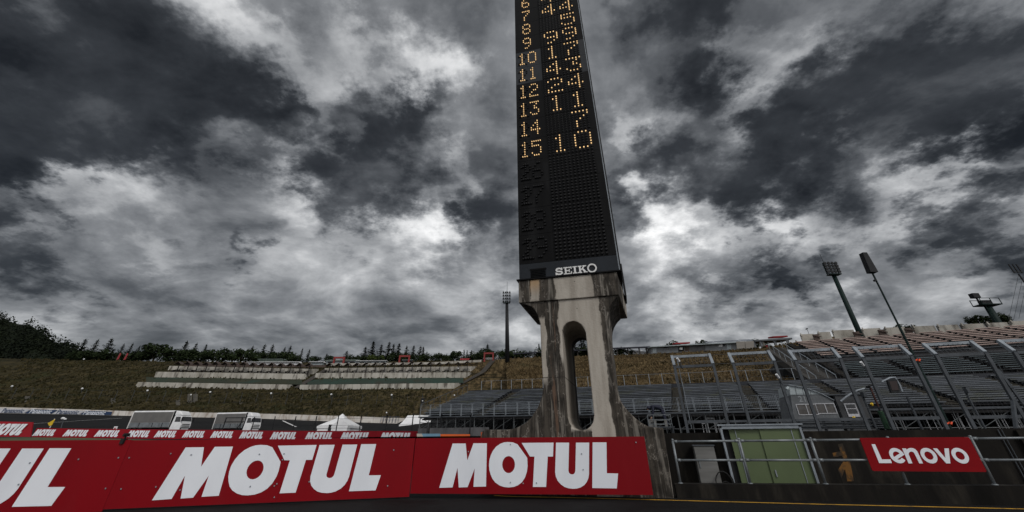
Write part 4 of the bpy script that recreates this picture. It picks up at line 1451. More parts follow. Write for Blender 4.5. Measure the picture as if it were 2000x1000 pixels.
PGRN = surf('pale_green_roof', (0.22, 0.27, 0.24), (0.16, 0.20, 0.175), 1, .5)
kiosk(484, 580, 710, 708, 705, 164, 'long white awning kiosk on the crest behind the left shelters', CANV, CANV, 4, [(.1, .35), (.6, .9)])
kiosk(506, 552, 704, 702.5, 700.5, 170, 'green roofed kiosk behind the long white awning', PGRN, PGRN)
kiosk(607, 629, 710, 707.5, 704.5, 163.5, 'small white awning kiosk left of the left red gate', CABL, CANV, 3, [(.1, .9)])
kiosk(637, 696, 710, 705, 701, 166, 'green roofed kiosk behind the left red gate', CABL, PGRN, 4, [(.05, .2), (.55, .7), (.78, .93)])
kiosk(697, 754, 709.5, 705.5, 704.5, 165, 'long pale stall right of the green roofed kiosk', CABL, CANV, 3, [(.1, .25), (.35, .5), (.6, .75), (.82, .95)])
kiosk(787, 806, 706, 704, 703, 166, 'small dark stall behind the middle red gate', CAB, CABL, 3, [(.2, .8)])
kiosk(945, 962, 703.5, 700.5, 699.5, 168, 'tiny white hut seen through the right red gate', CANV, CANV, 2, [(.2, .45), (.6, .9)])
kiosk(970, 977, 703, 698.5, 698, 168, 'little white box hut left of the middle floodlight mast', CANV, CANV, 2)
# red barriers on the crest
m_ = MB()
for x in range(900, 918, 3):
    p = at(x, 703.5, 163)
    m_.box(p.x - .25, p.x + .25, 162.9, 163.1, p.z, p.z + .65)
p, q = at(899, 700.5, 163), at(918, 700.5, 163)
m_.bar(p, q, .15)
tag(m_.build('red_barrier', FLAGR, None, tuple(at(908, 704, 163))), 'row of low red barrier on the crest left of the right red gate', 'barrier')
# two red feather flags on the crest at left
for i, (x, lab) in enumerate(((228, 'left one of two red feather flags on the left crest'), (242, 'right one of two red feather flags on the left crest'))):
    g = at(x - 4, 708, 172)
    e = empty('feather_flag', g, lab, 'flag', 'red feather flags on the left crest')
    MB().tube([g, g + Vector((.3, 0, 3.8))], .05, 6).build('pole', GALV, e, tuple(g))
    m_ = MB()
    m_.hexa([g + Vector(v) for v in [(.1, -.02, .9), (.9, -.02, 1.1), (.9, .02, 1.1), (.1, .02, .9), (.3, -.02, 3.7), (1.0, -.02, 3.3), (1.0, .02, 3.3), (.3, .02, 3.7)]])
    m_.build('cloth', FLAGR, e, tuple(g))

# concrete pads and slabs in the slope
PADM = surf('pad_concrete', (0.075, 0.068, 0.052), (0.055, 0.05, 0.04), 1, .9, world=True)
for i, (x0, x1, y0, y1, xs0, xs1, lab) in enumerate(((10, 46, 785, 795, 46, 58, 'leftmost concrete pad in the lower slope'), (181, 214, 789, 800, 214, 226, 'concrete pad in the slope above the blue banner end'), (311, 341, 792, 803, 341, 352, 'concrete pad in the slope above the first truck'), (434, 465, 795, 805, 465, 473, 'concrete pad in the slope above the second truck'))):
    m_ = MB()
    q = [at(x0, y1, 110), at(x1, y1, 110), at(x1 + 1, y0, 116), at(x0 + 3, y0, 116)]
    up = Vector((0, -.1, .35))
    m_.hexa(q + [v + up for v in q])
    q = [at(xs0 + .5, y1, 110), at(xs1 - 2, y1, 110), at(xs1, y0 - 8, 119.5), at(xs0 + 2, y0 - 8, 119.5)]
    m_.hexa(q + [v + up * 1.1 for v in q])
    tag(m_.build('concrete_pad', PADM, None, tuple(q[0])), lab, 'concrete pad')
m_ = MB()
for (a, b) in ((365, 374), (376, 385)):
    q = [at(a, 790, 117), at(b, 790, 117), at(b + 1, 772, 127), at(a + 1, 772, 127)]
    m_.hexa(q + [v + Vector((0, -.1, .35)) for v in q])
tag(m_.build('concrete_pad', PADM, None, tuple(q[0])), 'pair of upright concrete slabs in the slope behind the first truck', 'concrete pad')

# long mesh fence along the slope with leaning posts
fe = empty('slope_fence', at(420, 789, 118), 'long thin post and wire fence running along the slope above the white wall', 'fence')
fb = at(420, 789, 118)
FX = [-30, 21, 55, 91, 125, 160, 190, 221, 254, 285, 316, 347, 375, 407, 437, 467, 498, 528, 557, 586, 616, 646, 676, 705, 734, 764, 794, 824]
tp = []
for x in FX:
    yb = lerp([(0, 780), (400, 788), (830, 796)], x)
    yt = lerp([(0, 756), (400, 766), (830, 772)], x)
    b = at(x, yb, 117)
    t = b + Vector((0, 0, 2.55))
    tp.append((b, t))
    MB().tube([b - Vector((0, 0, .3)), t, t + Vector((-.1, -.35, .35))], .045, 5).build('post', GALV, fe, tuple(fb))
for k in (.15, .55, 1.0):
    m_ = MB()
    for (b0, t0_), (b1, t1_) in zip(tp, tp[1:]):
        m_.bar(b0 + (t0_ - b0) * k, b1 + (t1_ - b1) * k, .035)
    m_.build('wire', DARKM, fe, tuple(fb))
# white loudspeaker balls on that fence
for k, (x, y) in enumerate(((23.5, 754.5), (160.5, 759), (288, 763), (410.5, 766), (529.5, 768.5), (647, 770.5), (765, 771.5))):
    b = at(x, y, 116.4)
    e = empty('loudspeaker', b, f'round white loudspeaker on the slope fence, {ORD[k]} from the left', 'loudspeaker', 'round white loudspeakers on the slope fence')
    MB().lathe([(0, -.24), (.16, -.18), (.25, -.03), (.24, .1), (.14, .2), (0, .24)], b, 10).build('horn', CANV, e, tuple(b), smooth=True)
    MB().tube([b + Vector((0, .1, -.35)), b + Vector((.05, .3, -1.0))], .06, 6).build('bracket', GALV, e, tuple(b))
# others: on crest left, above terraces, near stand
for (x, y, Y, lab) in ((164, 701.5, 172, 'small white lamp ball on a stalk on the left crest'), (895, 719.5, 152, 'small white lamp ball over the right shelters'), (887.5, 772, 60, 'white lamp ball beside the upper left corner of the grey stand'), (755, 806, 98, 'small white lamp on a stalk above the white wall'), (373, 771, 117, 'white camera on a thin dark pole behind the first truck')):
    b = at(x, y, Y)
    e = empty('post_lamp', b, lab, 'lamp')
    s = .0017 * Y
    MB().lathe([(0, -s), (s, -.3 * s), (s, .4 * s), (0, s)], b, 8).build('globe', CANV, e, tuple(b), smooth=True)
    MB().tube([b - Vector((0, 0, s)), b - Vector((0, 0, s + (3.2 if x == 373 else 1.3)))], .05 if Y > 70 else .03, 6).build('stalk', DARKM, e, tuple(b))
# black sign on the slope
q0 = at(825, 787, 112)
e = empty('black_sign', q0, 'small square black sign on the slope left of the grey stand', 'sign')
w = .46
MB().box(q0.x - w, q0.x + w, 112, 112.06, q0.z, q0.z + 1.05).build('panel', DARKM, e, tuple(q0))
m_ = MB()
m_.prism(arc(q0.x, q0.z + .5, .17, .12, 150, 390, 10), lambda u, z: (u, 111.985, z), (0, .01, 0))
m_.build('emblem', WHITEP, e, tuple(q0))
MB().tube([q0 + Vector((-.1, .03, 1.05)), q0 + Vector((-.25, .05, 2.2))], .03, 5).build('hanger', GALV, e, tuple(q0))

# ------------------------------------------------------------------ trucks
def make_truck():
    """local x forward; 9.6 m long"""
    e = empty('box_truck', (0, 0, 0), 'x', 'truck', 'white trucks on the run-off')
    L, Wd = 8.05, 2.4
    m_ = MB()
    m_.box(-5.0, -5.0 + L, -Wd / 2 + .03, Wd / 2 - .03, 1.05, 3.42)
    m_.build('cargo_box', WHITEP, e)
    m_ = MB()
    m_.box(-4.86, -5.0 + L - .1, -Wd / 2 - .01, -Wd / 2 + .026, 1.78, 3.36)
    m_.build('curtain', CURT, e)
    m_ = MB()
    for k in range(4):
        a = -4.86 + k * 1.97
        m_.box(a, a + 1.93, -Wd / 2 - .03, -Wd / 2 + .026, 1.10, 1.76)
    m_.build('drop_side', TRUCKG, e)
    m_ = MB()
    for x in (-2.91, -.3, 1.6):
        m_.box(x - .05, x + .05, -Wd / 2 - .06, -Wd / 2 - .032, 1.08, 1.74)
    m_.build('stake', DARKM, e)
    m_ = MB()
    m_.hexa([(-5.03, -Wd / 2, 3.425), (-5 + L, -Wd / 2, 3.425), (-5 + L, Wd / 2, 3.425), (-5.03, Wd / 2, 3.425), (-5.03, -Wd / 2 + .22, 3.60), (-5 + L, -Wd / 2 + .22, 3.60), (-5 + L, Wd / 2 - .22, 3.60), (-5.03, Wd / 2 - .22, 3.60)])
    m_.build('roof', CANV, e)
    m_ = MB()
    m_.box(-5.08, -5.005, -Wd / 2, Wd / 2, .9, 3.42)
    m_.build('rear_door', WHITEP, e)
    m_ = MB()
    m_.box(-5 + L + .004, -5 + L + .06, -Wd / 2, Wd / 2, 1.0, 3.5)
    m_.build('gap_shade_panel', DARKM, e)  # shade of the gap behind the cab, put in as a dark panel
    m_ = MB()
    m_.box(-4.9, 4.0, -.5, .5, .7, 1.0)
    m_.build('chassis', DARKM, e)
    x0 = 3.2
    prof = [(x0, .62), (x0 + 1.95, .62), (x0 + 2.0, 1.35), (x0 + 1.88, 1.95), (x0 + 1.62, 2.78), (x0 + .25, 2.82)]
    m_ = MB()
    m_.prism(prof, lambda x, z: (x, -1.2, z), (0, 2.4, 0))
    cab = m_.build('cab', CANV, e)
    b = cab.modifiers.new('bevel', 'BEVEL')
    b.width = .1
    b.segments = 3
    m_ = MB()
    m_.prism([(x0 + .02, 2.83), (x0 + 1.55, 2.83), (x0 + 1.32, 3.15), (x0 + .85, 3.5), (x0 + .05, 3.58)], lambda x, z: (x, -1.1, z), (0, 2.2, 0))
    wd = m_.build('wind_deflector', CANV, e)
    b = wd.modifiers.new('bevel', 'BEVEL')
    b.width = .16
    b.segments = 3
    m_ = MB()
    m_.hexa([(x0 + 1.905, -1.02, 1.97), (x0 + 1.905, 1.02, 1.97), (x0 + 1.86, 1.02, 1.95), (x0 + 1.86, -1.02, 1.95), (x0 + 1.69, -1.02, 2.65), (x0 + 1.69, 1.02, 2.65), (x0 + 1.64, 1.02, 2.63), (x0 + 1.64, -1.02, 2.63)])
    m_.build('windscreen', GLASS, e)
    m_ = MB()
    m_.prism([(x0 + .62, 1.85), (x0 + 1.74, 1.85), (x0 + 1.5, 2.62), (x0 + .62, 2.62)], lambda x, z: (x, -1.215, z), (0, .02, 0))
    m_.build('side_window', GLASS, e)
    m_ = MB()
    for z in (1.5, 1.25, 1.0):
        m_.box(x0 + 1.99, x0 + 2.03, -.85, .85, z - .06, z + .04)
    m_.build('grille', DARKM, e)
    for y in (-.95, .95):
        MB().lathe([(.16, -.03), (.16, .03), (.0, .05)], (x0 + 2.0, y, .86), 10, 'y').build('headlight', GLASS, e)
        m_ = MB()
        m_.box(x0 + 1.95, x0 + 2.1, y * 1.38 - .1, y * 1.38 + .1, 1.95, 2.5)
        m_.bar((x0 + 1.85, y * 1.2, 2.5), (x0 + 2.0, y * 1.36, 2.45), .04)
        m_.build('mirror', DARKM, e)
    for x in (-3.7, -2.6, x0 + 1.1):
        for y in (-.98, .98):
            w_ = MB().lathe([(.0, -.14), (.46, -.14), (.5, -.1), (.5, .1), (.46, .14), (0, .14)], (x, y, .5), 18, 'y').build('wheel', RUBBER, e)
            MB().lathe([(.0, -.16), (.24, -.155), (.27, -.13), (.27, .13), (.24, .155), (0, .16)], (x, y, .5), 14, 'y').build('rim', GALV, w_)
    return e


tr = make_truck()
q = at(318, 803, 80)
tr.location = (q.x, 80.5, 2.02)
tr.rotation_euler.z = R(-4)
tr.scale = (.94, 1, 1)
tr['label'] = 'white truck with grey curtain side, nearer the blue and white banners'
tr2 = copy_tree(tr)
q = at(464, 805, 84)
tr2.location = (q.x, 85, 1.95)
tr2.rotation_euler.z = R(-12)
tr2.scale = (.80, 1, .985)
tr2['label'] = 'white truck with grey curtain side, standing nearer the tents'

# ------------------------------------------------------------------ tents
def tent(x0, x1, ye, yp, Y, lab, gable=True):
    a, b = at(x0, ye, Y), at(x1, ye, Y)
    zp = at((x0 + x1) / 2, yp, Y + 2).z
    zg = 1.6
    base = Vector(((a.x + b.x) / 2, Y, zg))
    e = empty('pagoda_tent', base, lab, 'tent', 'white event tents on the run-off')
    w = (b.x - a.x) / 2
    cx, ze = base.x, a.z
    d = w * 1.05
    cy = Y + d
    m_ = MB()
    m_.box(cx - w, cx + w, cy - d, cy + d, zg, ze - .25)
    m_.build('side_walls', PWHITE if not gable else CANV, e, tuple(base))
    m_ = MB()
    h = zp - ze
    rings = [(1.04, -.3), (1.04, 0), (.62, .34 * h), (.34, .55 * h), (.14, .82 * h), (.02, h)] if gable else [(1.04, -.3), (1.04, 0), (.9, .3 * h), (.78, .6 * h), (.66, .98 * h), (.6, h)]
    vs = []
    for (k, z) in rings:
        vs += [(cx + sx_ * w * k, cy + sy_ * d * k, ze + z) for (sx_, sy_) in ((-1, -1), (1, -1), (1, 1), (-1, 1))]
    fs = [(4 * i + j, 4 * i + (j + 1) % 4, 4 * i + 4 + (j + 1) % 4, 4 * i + 4 + j) for i in range(5) for j in range(4)] + [(20, 21, 22, 23)]
    m_.add(vs, fs)
    rf = m_.build('canopy', CANV, e, tuple(base))
    if gable:
        m_ = MB()
        gx = cx + w * .56
        gw = w * .5
        zr = ze + h * .52
        m_.prism([(gx - gw, ze - .3), (gx + gw, ze - .3), (gx + gw, ze), (gx, zr), (gx - gw, ze)], lambda u, z: (u, cy - d - 1.4, z), (0, 2.6, 0))
        m_.box(gx - gw + .05, gx + gw - .05, cy - d - 1.35, cy - d - .02, zg, ze - .302)
        m_.build('porch', CANV, e, tuple(base))
        MB().box(gx - gw - .75, gx - gw - .1, cy - d - .5, cy - d - .05, zg, zg + 1.35).build('equipment', DARKM, e, tuple(base))
    return e


tent(621, 684, 832, 808, 68, 'white pagoda tent with a pointed top behind the far red boards')
tent(781, 843, 830, 812, 56, 'white tent half hidden by the left end of the grey stand', False)
# blue crowd barriers by the wall
for k in range(6):
    p = at(742 + k * 6, 826, 90)
    e = empty('crowd_barrier', p, f'blue crowd barrier by the white wall, {ORD[k]} from the left', 'barrier', 'blue crowd barriers left of the grey stand')
    m_ = MB()
    m_.bar(p, p + Vector((0, .5, 1.1)), .06)
    m_.bar(p + Vector((.5, 0, 0)), p + Vector((.5, .5, 1.1)), .06)
    m_.bar(p + Vector((0, .5, 1.1)), p + Vector((.5, .5, 1.1)), .06)
    m_.bar(p + Vector((0, .25, .5)), p + Vector((.5, .25, .5)), .05)
    m_.build('frame', surf('barrier_blue', (0.02, 0.03, 0.06), None, 2, .5), e, tuple(p))
# debris fence beyond the far red boards
fe = empty('debris_fence', at(700, 850, 52), 'short dark fence with bent posts in front of the tents and truck', 'fence')
fb = at(700, 850, 52)
tops = []
for (x, y) in ((473, 817.5), (497, 817), (537, 816), (577.5, 816), (618, 815.5), (661, 814.5), (706, 813.5), (756.5, 812.5), (807, 811.5), (862, 811.5), (919, 812)):
    Y = lerp([(440, 62), (540, 60), (640, 56), (760, 51), (862, 44), (920, 41)], x)
    t = at(x, y + 1.5, Y)
    b = Vector((t.x, Y, 1.3))
    tops.append((b, t))
    MB().tube([b, t, t + Vector((.12, -.3, .22))], .06, 6).build('post', DARKM, fe, tuple(fb))
for k in (.6, .95):
    m_ = MB()
    for (b0, t0_), (b1, t1_) in zip(tops[2:], tops[3:]):
        m_.bar(b0 + (t0_ - b0) * k, b1 + (t1_ - b1) * k, .025)
    m_.build('wire', DARKM, fe, tuple(fb))
# dark frame rack in front of truck two
p = at(455, 845, 66)
m_ = MB()
z1, z2 = at(455, 816, 66).z, at(455, 824, 66).z
xa, xb = at(441, 816, 66).x, at(479, 816, 66).x
m_.bar((xa, 66, 1.6), (xa + .1, 66, z1), .1)
m_.bar((xb, 66, 1.6), (xb + .1, 66, z1), .1)
m_.bar((xa, 66, z1), (xb, 66, z1), .1)
m_.bar((xa, 66, z2), (xb, 66, z2), .1)
m_.bar((xb - .3, 66, z2), (xb - 1.2, 66, 1.6), .1)
tag(m_.build('metal_frame', DARKM, None, (p.x, 66, 1.6)), 'dark open metal frame standing in front of the second truck', 'frame')
# yellow flag and white post lamp, little white marker
b = at(97, 836, 62)
e = empty('marshal_flag', b, 'yellow triangular flag on a white pole above the far red boards', 'flag')
tp_ = at(107, 818, 62)
MB().tube([b, tp_], .05, 6).build('pole', WHITEP, e, tuple(b))
m_ = MB()
p3 = [at(107.5, 818.5, 61.9), at(93, 826.5, 61.9), at(96, 832, 61.9), at(101, 830.5, 61.9)]
m_.add(p3 + [v + Vector((0, .05, 0)) for v in p3], [(0, 1, 2, 3), (7, 6, 5, 4), (0, 1, 5, 4), (1, 2, 6, 5), (2, 3, 7, 6), (3, 0, 4, 7)])
m_.build('cloth', FLAGY, e, tuple(b))
b = at(119, 836, 63)
e = empty('white_beacon', b, 'white rounded beacon on a thin leaning pole right of the yellow flag', 'beacon')
t = at(124.5, 818, 63)
MB().tube([b, t], .05, 6).build('pole', GALV, e, tuple(b))
MB().lathe([(.0, -.12), (.2, -.1), (.24, .02), (.12, .13), (0, .15)], t + Vector((-.14, 0, .06)), 10).lathe([(.0, -.1), (.15, -.08), (.17, .03), (.08, .1), (0, .11)], t + Vector((.22, 0, -.02)), 10).build('head', CANV, e, tuple(b))
b = at(221, 842, 62)
e = empty('marker_board', b, 'tiny white marker board standing on the far red boards', 'marker')
MB().box(b.x - .12, b.x + .3, 62, 62.1, b.z, b.z + .55).build('panel', CANV, e, tuple(b))
MB().box(b.x - .02, b.x + .2, 61.97, 61.995, b.z + .15, b.z + .4).build('patch', FLAGR, e, tuple(b))

# ================================================================== grandstands
SB = ST.w(0, 0, 0)
LAYERS = {}


def bench_mesh(L, kind):
    m_ = MB()
    if kind == 'low':
        m_.cur = 0
        m_.box(0, L, 0, .30, .14, .185)                  # seat plank
        m_.box(0, L, .0, .03, .10, .139)
        m_.cur = 1
        m_.box(0, L, .34, .36, -.06, .135)               # riser
        m_.cur = 2
        m_.box(0, L, -.30, .32, -.10, -.065)             # foot deck
        for k in range(int(L / 1.6) + 1):
            x = min(.2 + 1.6 * k, L - .1)
            m_.box(x - .03, x + .03, .05, .25, -.064, .138)
    elif kind == 'mid':
        m_.cur = 0
        m_.box(0, L, 0, .3, .15, .195)
        m_.cur = 2
        m_.box(0, L, -.3, .35, -.12, -.08)
        m_.box(0, L, .3, .33, -.079, .10)
        for k in range(int(L / 2) + 1):
            x = min(.3 + 2 * k, L - .1)
            m_.box(x - .03, x + .03, .05, .25, -.079, .149)
    else:
        m_.cur = 0
        m_.box(0, L, 0, .28, .10, .14)
        m_.hexa([(0, .29, .17), (L, .29, .17), (L, .32, .17), (0, .32, .17), (0, .31, .235), (L, .31, .235), (L, .34, .235), (0, .34, .235)])
        m_.cur = 1
        m_.box(0, L, .35, .37, -.079, .09)
        m_.cur = 2
        m_.box(0, L, -.35, .35, -.12, -.08)
        for k in range(int(L / 1.2) + 1):
            x = min(.15 + 1.2 * k, L - .1)
            m_.box(x - .03, x + .03, .05, .25, -.079, .119)
    return m_


def fill_stand(root, sections, rows, d0, d1, zf0, zf1, kind, mats, names='bench'):
    for (a, b) in sections:
        proto = None
        for r in range(rows):
            k = r / (rows - 1)
            d = d0 + (d1 - d0) * k
            z = zf0(a) + (zf1(a) - zf0(a)) * k
            tilt = (zf0(b) - zf0(a)) / (b - a)
            if proto is None:
                proto = bench_mesh(b - a, kind).build(names, mats, root)
                o = proto
            else:
                o = proto.copy()
                COL.objects.link(o)
            o.location = (a, d, z)
            o.rotation_euler = (0, -math.atan(tilt), 0)


zl0 = lambda u: 2.72 - .0085 * u + .12
zl1 = lambda u: 5.42 - .0145 * u
low = empty('grandstand', SB, 'long grey bench stand raised on scaffolding behind the pylon and fence', 'grandstand', rz=-ST.a)
ST_C = [-17.9, -.15, 5.8, 11.8, 17.4, 23.6]
edges = [-24.3] + ST_C + [31]
secs = [(a + (.55 if i else 0), b - (.55 if i < len(edges) - 2 else 0)) for i, (a, b) in enumerate(zip(edges, edges[1:]))]
fill_stand(low, secs, 14, .6, 9.6, lambda u: zl0(u) + .12, zl1, 'low', [SEATG, SEATG2, VOID])
STEP = surf('step_tread', (0.085, 0.078, 0.062), (0.06, 0.055, 0.045), 2, .8)
for u in ST_C:
    m_ = MB()
    for k in range(22):
        t = k / 21
        m_.box(u - .5, u + .5, .3 + 9.3 * t, .62 + 9.3 * t, zl0(u) - .1 + (zl1(u) - zl0(u)) * t, zl0(u) - .06 + (zl1(u) - zl0(u)) * t)
    m_.build('aisle_stair', STEP, low)
m_ = MB()                                                # stringer sheet below the rows
m_.hexa([(-24.3, .4, zl0(-24.3) - .42), (31, .4, zl0(31) - .42), (31, 10.2, zl1(31) - .36), (-24.3, 10.2, zl1(-24.3) - .36), (-24.3, .4, zl0(-24.3) - .32), (31, .4, zl0(31) - .32), (31, 10.2, zl1(31) - .24), (-24.3, 10.2, zl1(-24.3) - .24)])
m_.build('deck_underside', VOID, low)
m_ = MB()
m_.hexa([(-24.4, -.15, zl0(-24) - .22), (31, -.15, zl0(31) - .22), (31, .0, zl0(31) - .22), (-24.4, .0, zl0(-24) - .22), (-24.4, -.15, zl0(-24) - .1), (31, -.15, zl0(31) - .1), (31, .0, zl0(31) - .1), (-24.4, .0, zl0(-24) - .1)])
m_.build('front_beam', GALV, low)
pw = 1.153
m_ = MB()
m_.tube([(0.04, 0, 0), (.04, 0, 1.0), (pw - .04, 0, 1.0), (pw - .04, 0, 0)], .024, 6)
m_.tube([(0.04, 0, .12), (pw - .04, 0, .12)], .018, 5)
m_.tube([(0.04, 0, .55), (pw - .04, 0, .55)], .012, 5)
for k in range(1, 9):
    m_.bar((.04 + (pw - .08) * k / 9, 0, .12), (.04 + (pw - .08) * k / 9, 0, 1.0), .008)
pr = m_.build('guard_rail', GALVL, low)
k = 0
u = -24.3
while u < 8:
    o = pr if k == 0 else pr.copy()
    if k:
        COL.objects.link(o)
    o.location = (u, -.06, zl0(u) - .1)
    u += pw
    k += 1
m_ = MB()
m_.hexa([(-24.3, 10.0, zl1(-24) - .1), (31, 10.0, zl1(31) - .1), (31, 10.06, zl1(31) - .1), (-24.3, 10.06, zl1(-24) - .1), (-24.3, 10.0, zl1(-24) + .33), (31, 10.0, zl1(31) + .33), (31, 10.06, zl1(31) + .33), (-24.3, 10.06, zl1(-24) + .33)])
m_.build('rear_board', surf('navy_board', (0.014, 0.017, 0.024), None, 2, .6), low)
u = -22.6
m_ = MB()
m_.bar((0, 0, 0), (0, 0, 1.25), .05)
m_.bar((0, 0, 1.22), (1.3, 0, 1.21), .018)
pr = m_.build('rear_post', GALVL, low)
k = 0
while u < 11.5:
    o = pr if k == 0 else pr.copy()
    if k:
        COL.objects.link(o)
    o.location = (u, 10.1, zl1(u) + .1)
    u += 1.32
    k += 1
m_ = MB()
m_.tube([(-24.4, -.05, zl0(-24.3) + .95), (-24.4, 9.9, zl1(-24.3) + .95)], .03, 6)
for k in range(9):
    t = k / 8
    m_.bar((-24.4, 9.9 * t, zl0(-24.3) - .1 + (zl1(-24.3) - zl0(-24.3)) * t), (-24.4, 9.9 * t, zl0(-24.3) + .95 + (zl1(-24.3) - zl0(-24.3)) * t), .03)
m_.build('side_rail', GALV, low)
# scaffold bays
bw = 2.0
m_ = MB()
for d in (.05, 2.2, 4.6):
    hh = 1.5 + d * .27
    m_.tube([(0, d, 0), (0, d, hh)], .045, 6)
    m_.tube([(0, d, .35), (bw, d, .35)], .026, 5)
    m_.tube([(0, d, hh - .12), (bw, d, hh - .12)], .026, 5)
    m_.tube([(0, d, .3), (bw, d, hh - .15)], .022, 5)
    m_.tube([(1, d, 0), (1, d, hh)], .028, 5)
m_.tube([(0, .05, .5), (0, 4.6, 2.4)], .022, 5)
m_.tube([(0, .05, 1.4), (0, 4.6, .4)], .022, 5)
m_.tube([(0, .05, 1.0), (0, 4.6, 1.0)], .022, 5)
pr = m_.build('scaffold_bay', surf('scaffold_steel', (0.11, 0.12, 0.125), (0.07, 0.075, 0.08), 2, .5, .3), low)
k = 0
u = -24.3
while u < 30:
    o = pr if k == 0 else pr.copy()
    if k:
        COL.objects.link(o)
    o.location = (u, 0, zl0(u) - 1.62)
    u += bw
    k += 1
# grey tarpaulin hung below the left end
m_ = MB()
vs = []
nn = 22
for i in range(nn + 1):
    u = -24.2 + 7.6 * i / nn
    for j in range(4):
        t = j / 3
        sag = .18 * abs(math.sin(i * .95)) * (1 - t)
        vs.append((u, -.32 + .05 * math.sin(i * .9 + j * .7), 1.0 + t * .93 - sag * (1 if t > .9 else .5)))
fs = [(4 * i + j, 4 * i + 4 + j, 4 * i + 5 + j, 4 * i + 1 + j) for i in range(nn) for j in range(3) if i not in (3,)]
m_.add(vs, fs)
tp = m_.build('tarpaulin', TARP, smooth=True)
tp.location = SB
tp.rotation_euler = (0, 0, -ST.a)
tag(tp, 'grey tarpaulin tied along the scaffold at the left end of the stand', 'tarpaulin')

mid = empty('grandstand', SB + Vector((0, 0, .01)), 'dark stand with thin teal benches above the grey stand at right', 'grandstand', rz=-ST.a)
secs = [(15.9, 19.9), (20.7, 25.9), (26.7, 31.9), (32.7, 40)]
fill_stand(mid, secs, 9, 11.6, 17.2, lambda u: 5.62, lambda u: 7.55, 'mid', [SEATB, SEATG2, VOID])
m_ = MB()
m_.hexa([(15.6, 11.2, 5.0), (41, 11.2, 5.0), (41, 18, 7.2), (15.6, 18, 7.2), (15.6, 11.2, 5.18), (41, 11.2, 5.18), (41, 18, 7.34), (15.6, 18, 7.34)])
m_.box(15.6, 41, 10.9, 11.15, 4.6, 5.3)
m_.build('deck', VOID, mid)
for u in (20.3, 26.3, 32.3):
    m_ = MB()
    for k in range(12):
        t = k / 11
        m_.box(u - .38, u + .38, 11.5 + 5.8 * t, 11.85 + 5.8 * t, 5.4 + 1.95 * t, 5.46 + 1.95 * t)
    m_.build('aisle_stair', VOID, mid)
m_ = MB()
for k in range(14):
    u = 16.3 + 1.9 * k
    m_.tube([(u, 11.2, 5.2), (u, 11.2, 6.2)], .022, 5)
m_.tube([(15.8, 11.2, 5.22), (41, 11.2, 5.22)], .02, 5)
m_.build('front_rail', GALV, mid)
m_ = MB()
m_.box(15.6, 41, 18.2, 18.45, 7.3, 8.35)
m_.build('walkway_wall', surf('walkway_dark', (0.022, 0.022, 0.024), (0.03, 0.03, 0.033), 1, .8), mid)
m_ = MB()
m_.tube([(15.6, 18.1, 8.42), (41, 18.1, 8.42)], .04, 6)
m_.tube([(15.6, 18.1, 8.05), (41, 18.1, 8.05)], .025, 6)
m_.build('walkway_rail', GALV, mid)

top = empty('grandstand', SB + Vector((0, 0, .02)), 'upper stand of tan pink benches on the skyline at right', 'grandstand', rz=-ST.a)
secs = []
u = 15.5
while u < 42:
    secs.append((u, u + 2.28))
    u += 2.66
secs = secs[:9] + [(secs[9][0], secs[9][0] + 4)] if len(secs) > 9 else secs
fill_stand(top, secs, 10, 19.3, 28.2, lambda u: 8.72, lambda u: 11.72, 'top', [SEATT, SEATG2, VOID])
m_ = MB()
m_.hexa([(15.2, 18.6, 7.9), (45, 18.6, 7.9), (45, 29, 11.3), (15.2, 29, 11.3), (15.2, 18.6, 8.3), (45, 18.6, 8.3), (45, 29, 11.5), (15.2, 29, 11.5)])
m_.build('deck', VOID, top)
# crest walls behind the upper stand
GWL = 'concrete parapet blocks above the upper stand'
LPX_ = [(1563, 1590, 653, CREAM), (1597, 1622, 649, CONC), (1625, 1668, 645.5, CONC), (1683, 1720, 642, CONC), (1727, 1768, 640, CONC), (1782, 1826, 637.5, CONC), (1830, 1872, 635.5, CONC), (1876, 1922, 633.5, CONC), (1926, 1968, 631, CONC), (1972, 2060, 627.5, CONC)]
for i, (xa, xb, yt, mt) in enumerate(LPX_):
    ua, zt_ = ST.px(xa, yt, 29.6)
    ub, zt2 = ST.px(xb, yt - (xb - xa) * .045, 29.6)
    m_ = MB()
    m_.hexa([(ua, 29.6, 11.2), (ub - .08, 29.6, 11.2), (ub - .08, 30, 11.2), (ua, 30, 11.2), (ua, 29.6, zt_), (ub - .08, 29.6, zt2), (ub - .08, 30, zt2), (ua, 30, zt_)])
    m_.hexa([(ua, 29.35, zt_ - .25), (ua + .12, 29.35, zt_ - .25), (ua + .12, 29.59, zt_ - .25), (ua, 29.59, zt_ - .25), (ua, 29.45, zt_ + .12), (ua + .12, 29.45, zt_ + .12), (ua + .12, 29.59, zt_ + .12), (ua, 29.59, zt_ + .12)])
    o = m_.build('parapet_block', mt)
    o.location = SB
    o.rotation_euler = (0, 0, -ST.a)
    tag(o, f'concrete parapet block above the tan benches, {ORD[i]} from the left' if i else 'cream painted parapet block at the left end above the tan benches', 'parapet', GWL)
# dark brown rail units between the blocks
for i, (x, y) in enumerate(((1594, 657), (1673, 652), (1722, 648), (1774, 645))):
    u_, z_ = ST.px(x, y, 29.2)
    m_ = MB()
    m_.box(u_ - .35, u_ + .3, 29.0, 29.3, 11.5, z_ + .25)
    m_.bar((u_ - .3, 28.9, z_ + .1), (u_ + .5, 28.9, z_ - .15), .12)
    o = m_.build('crest_barrier', BROWN)
    o.location = SB
    o.rotation_euler = (0, 0, -ST.a)
    tag(o, f'dark brown barrier between parapet blocks, {ORD[i]} from the left', 'barrier', 'brown barriers between the parapet blocks')
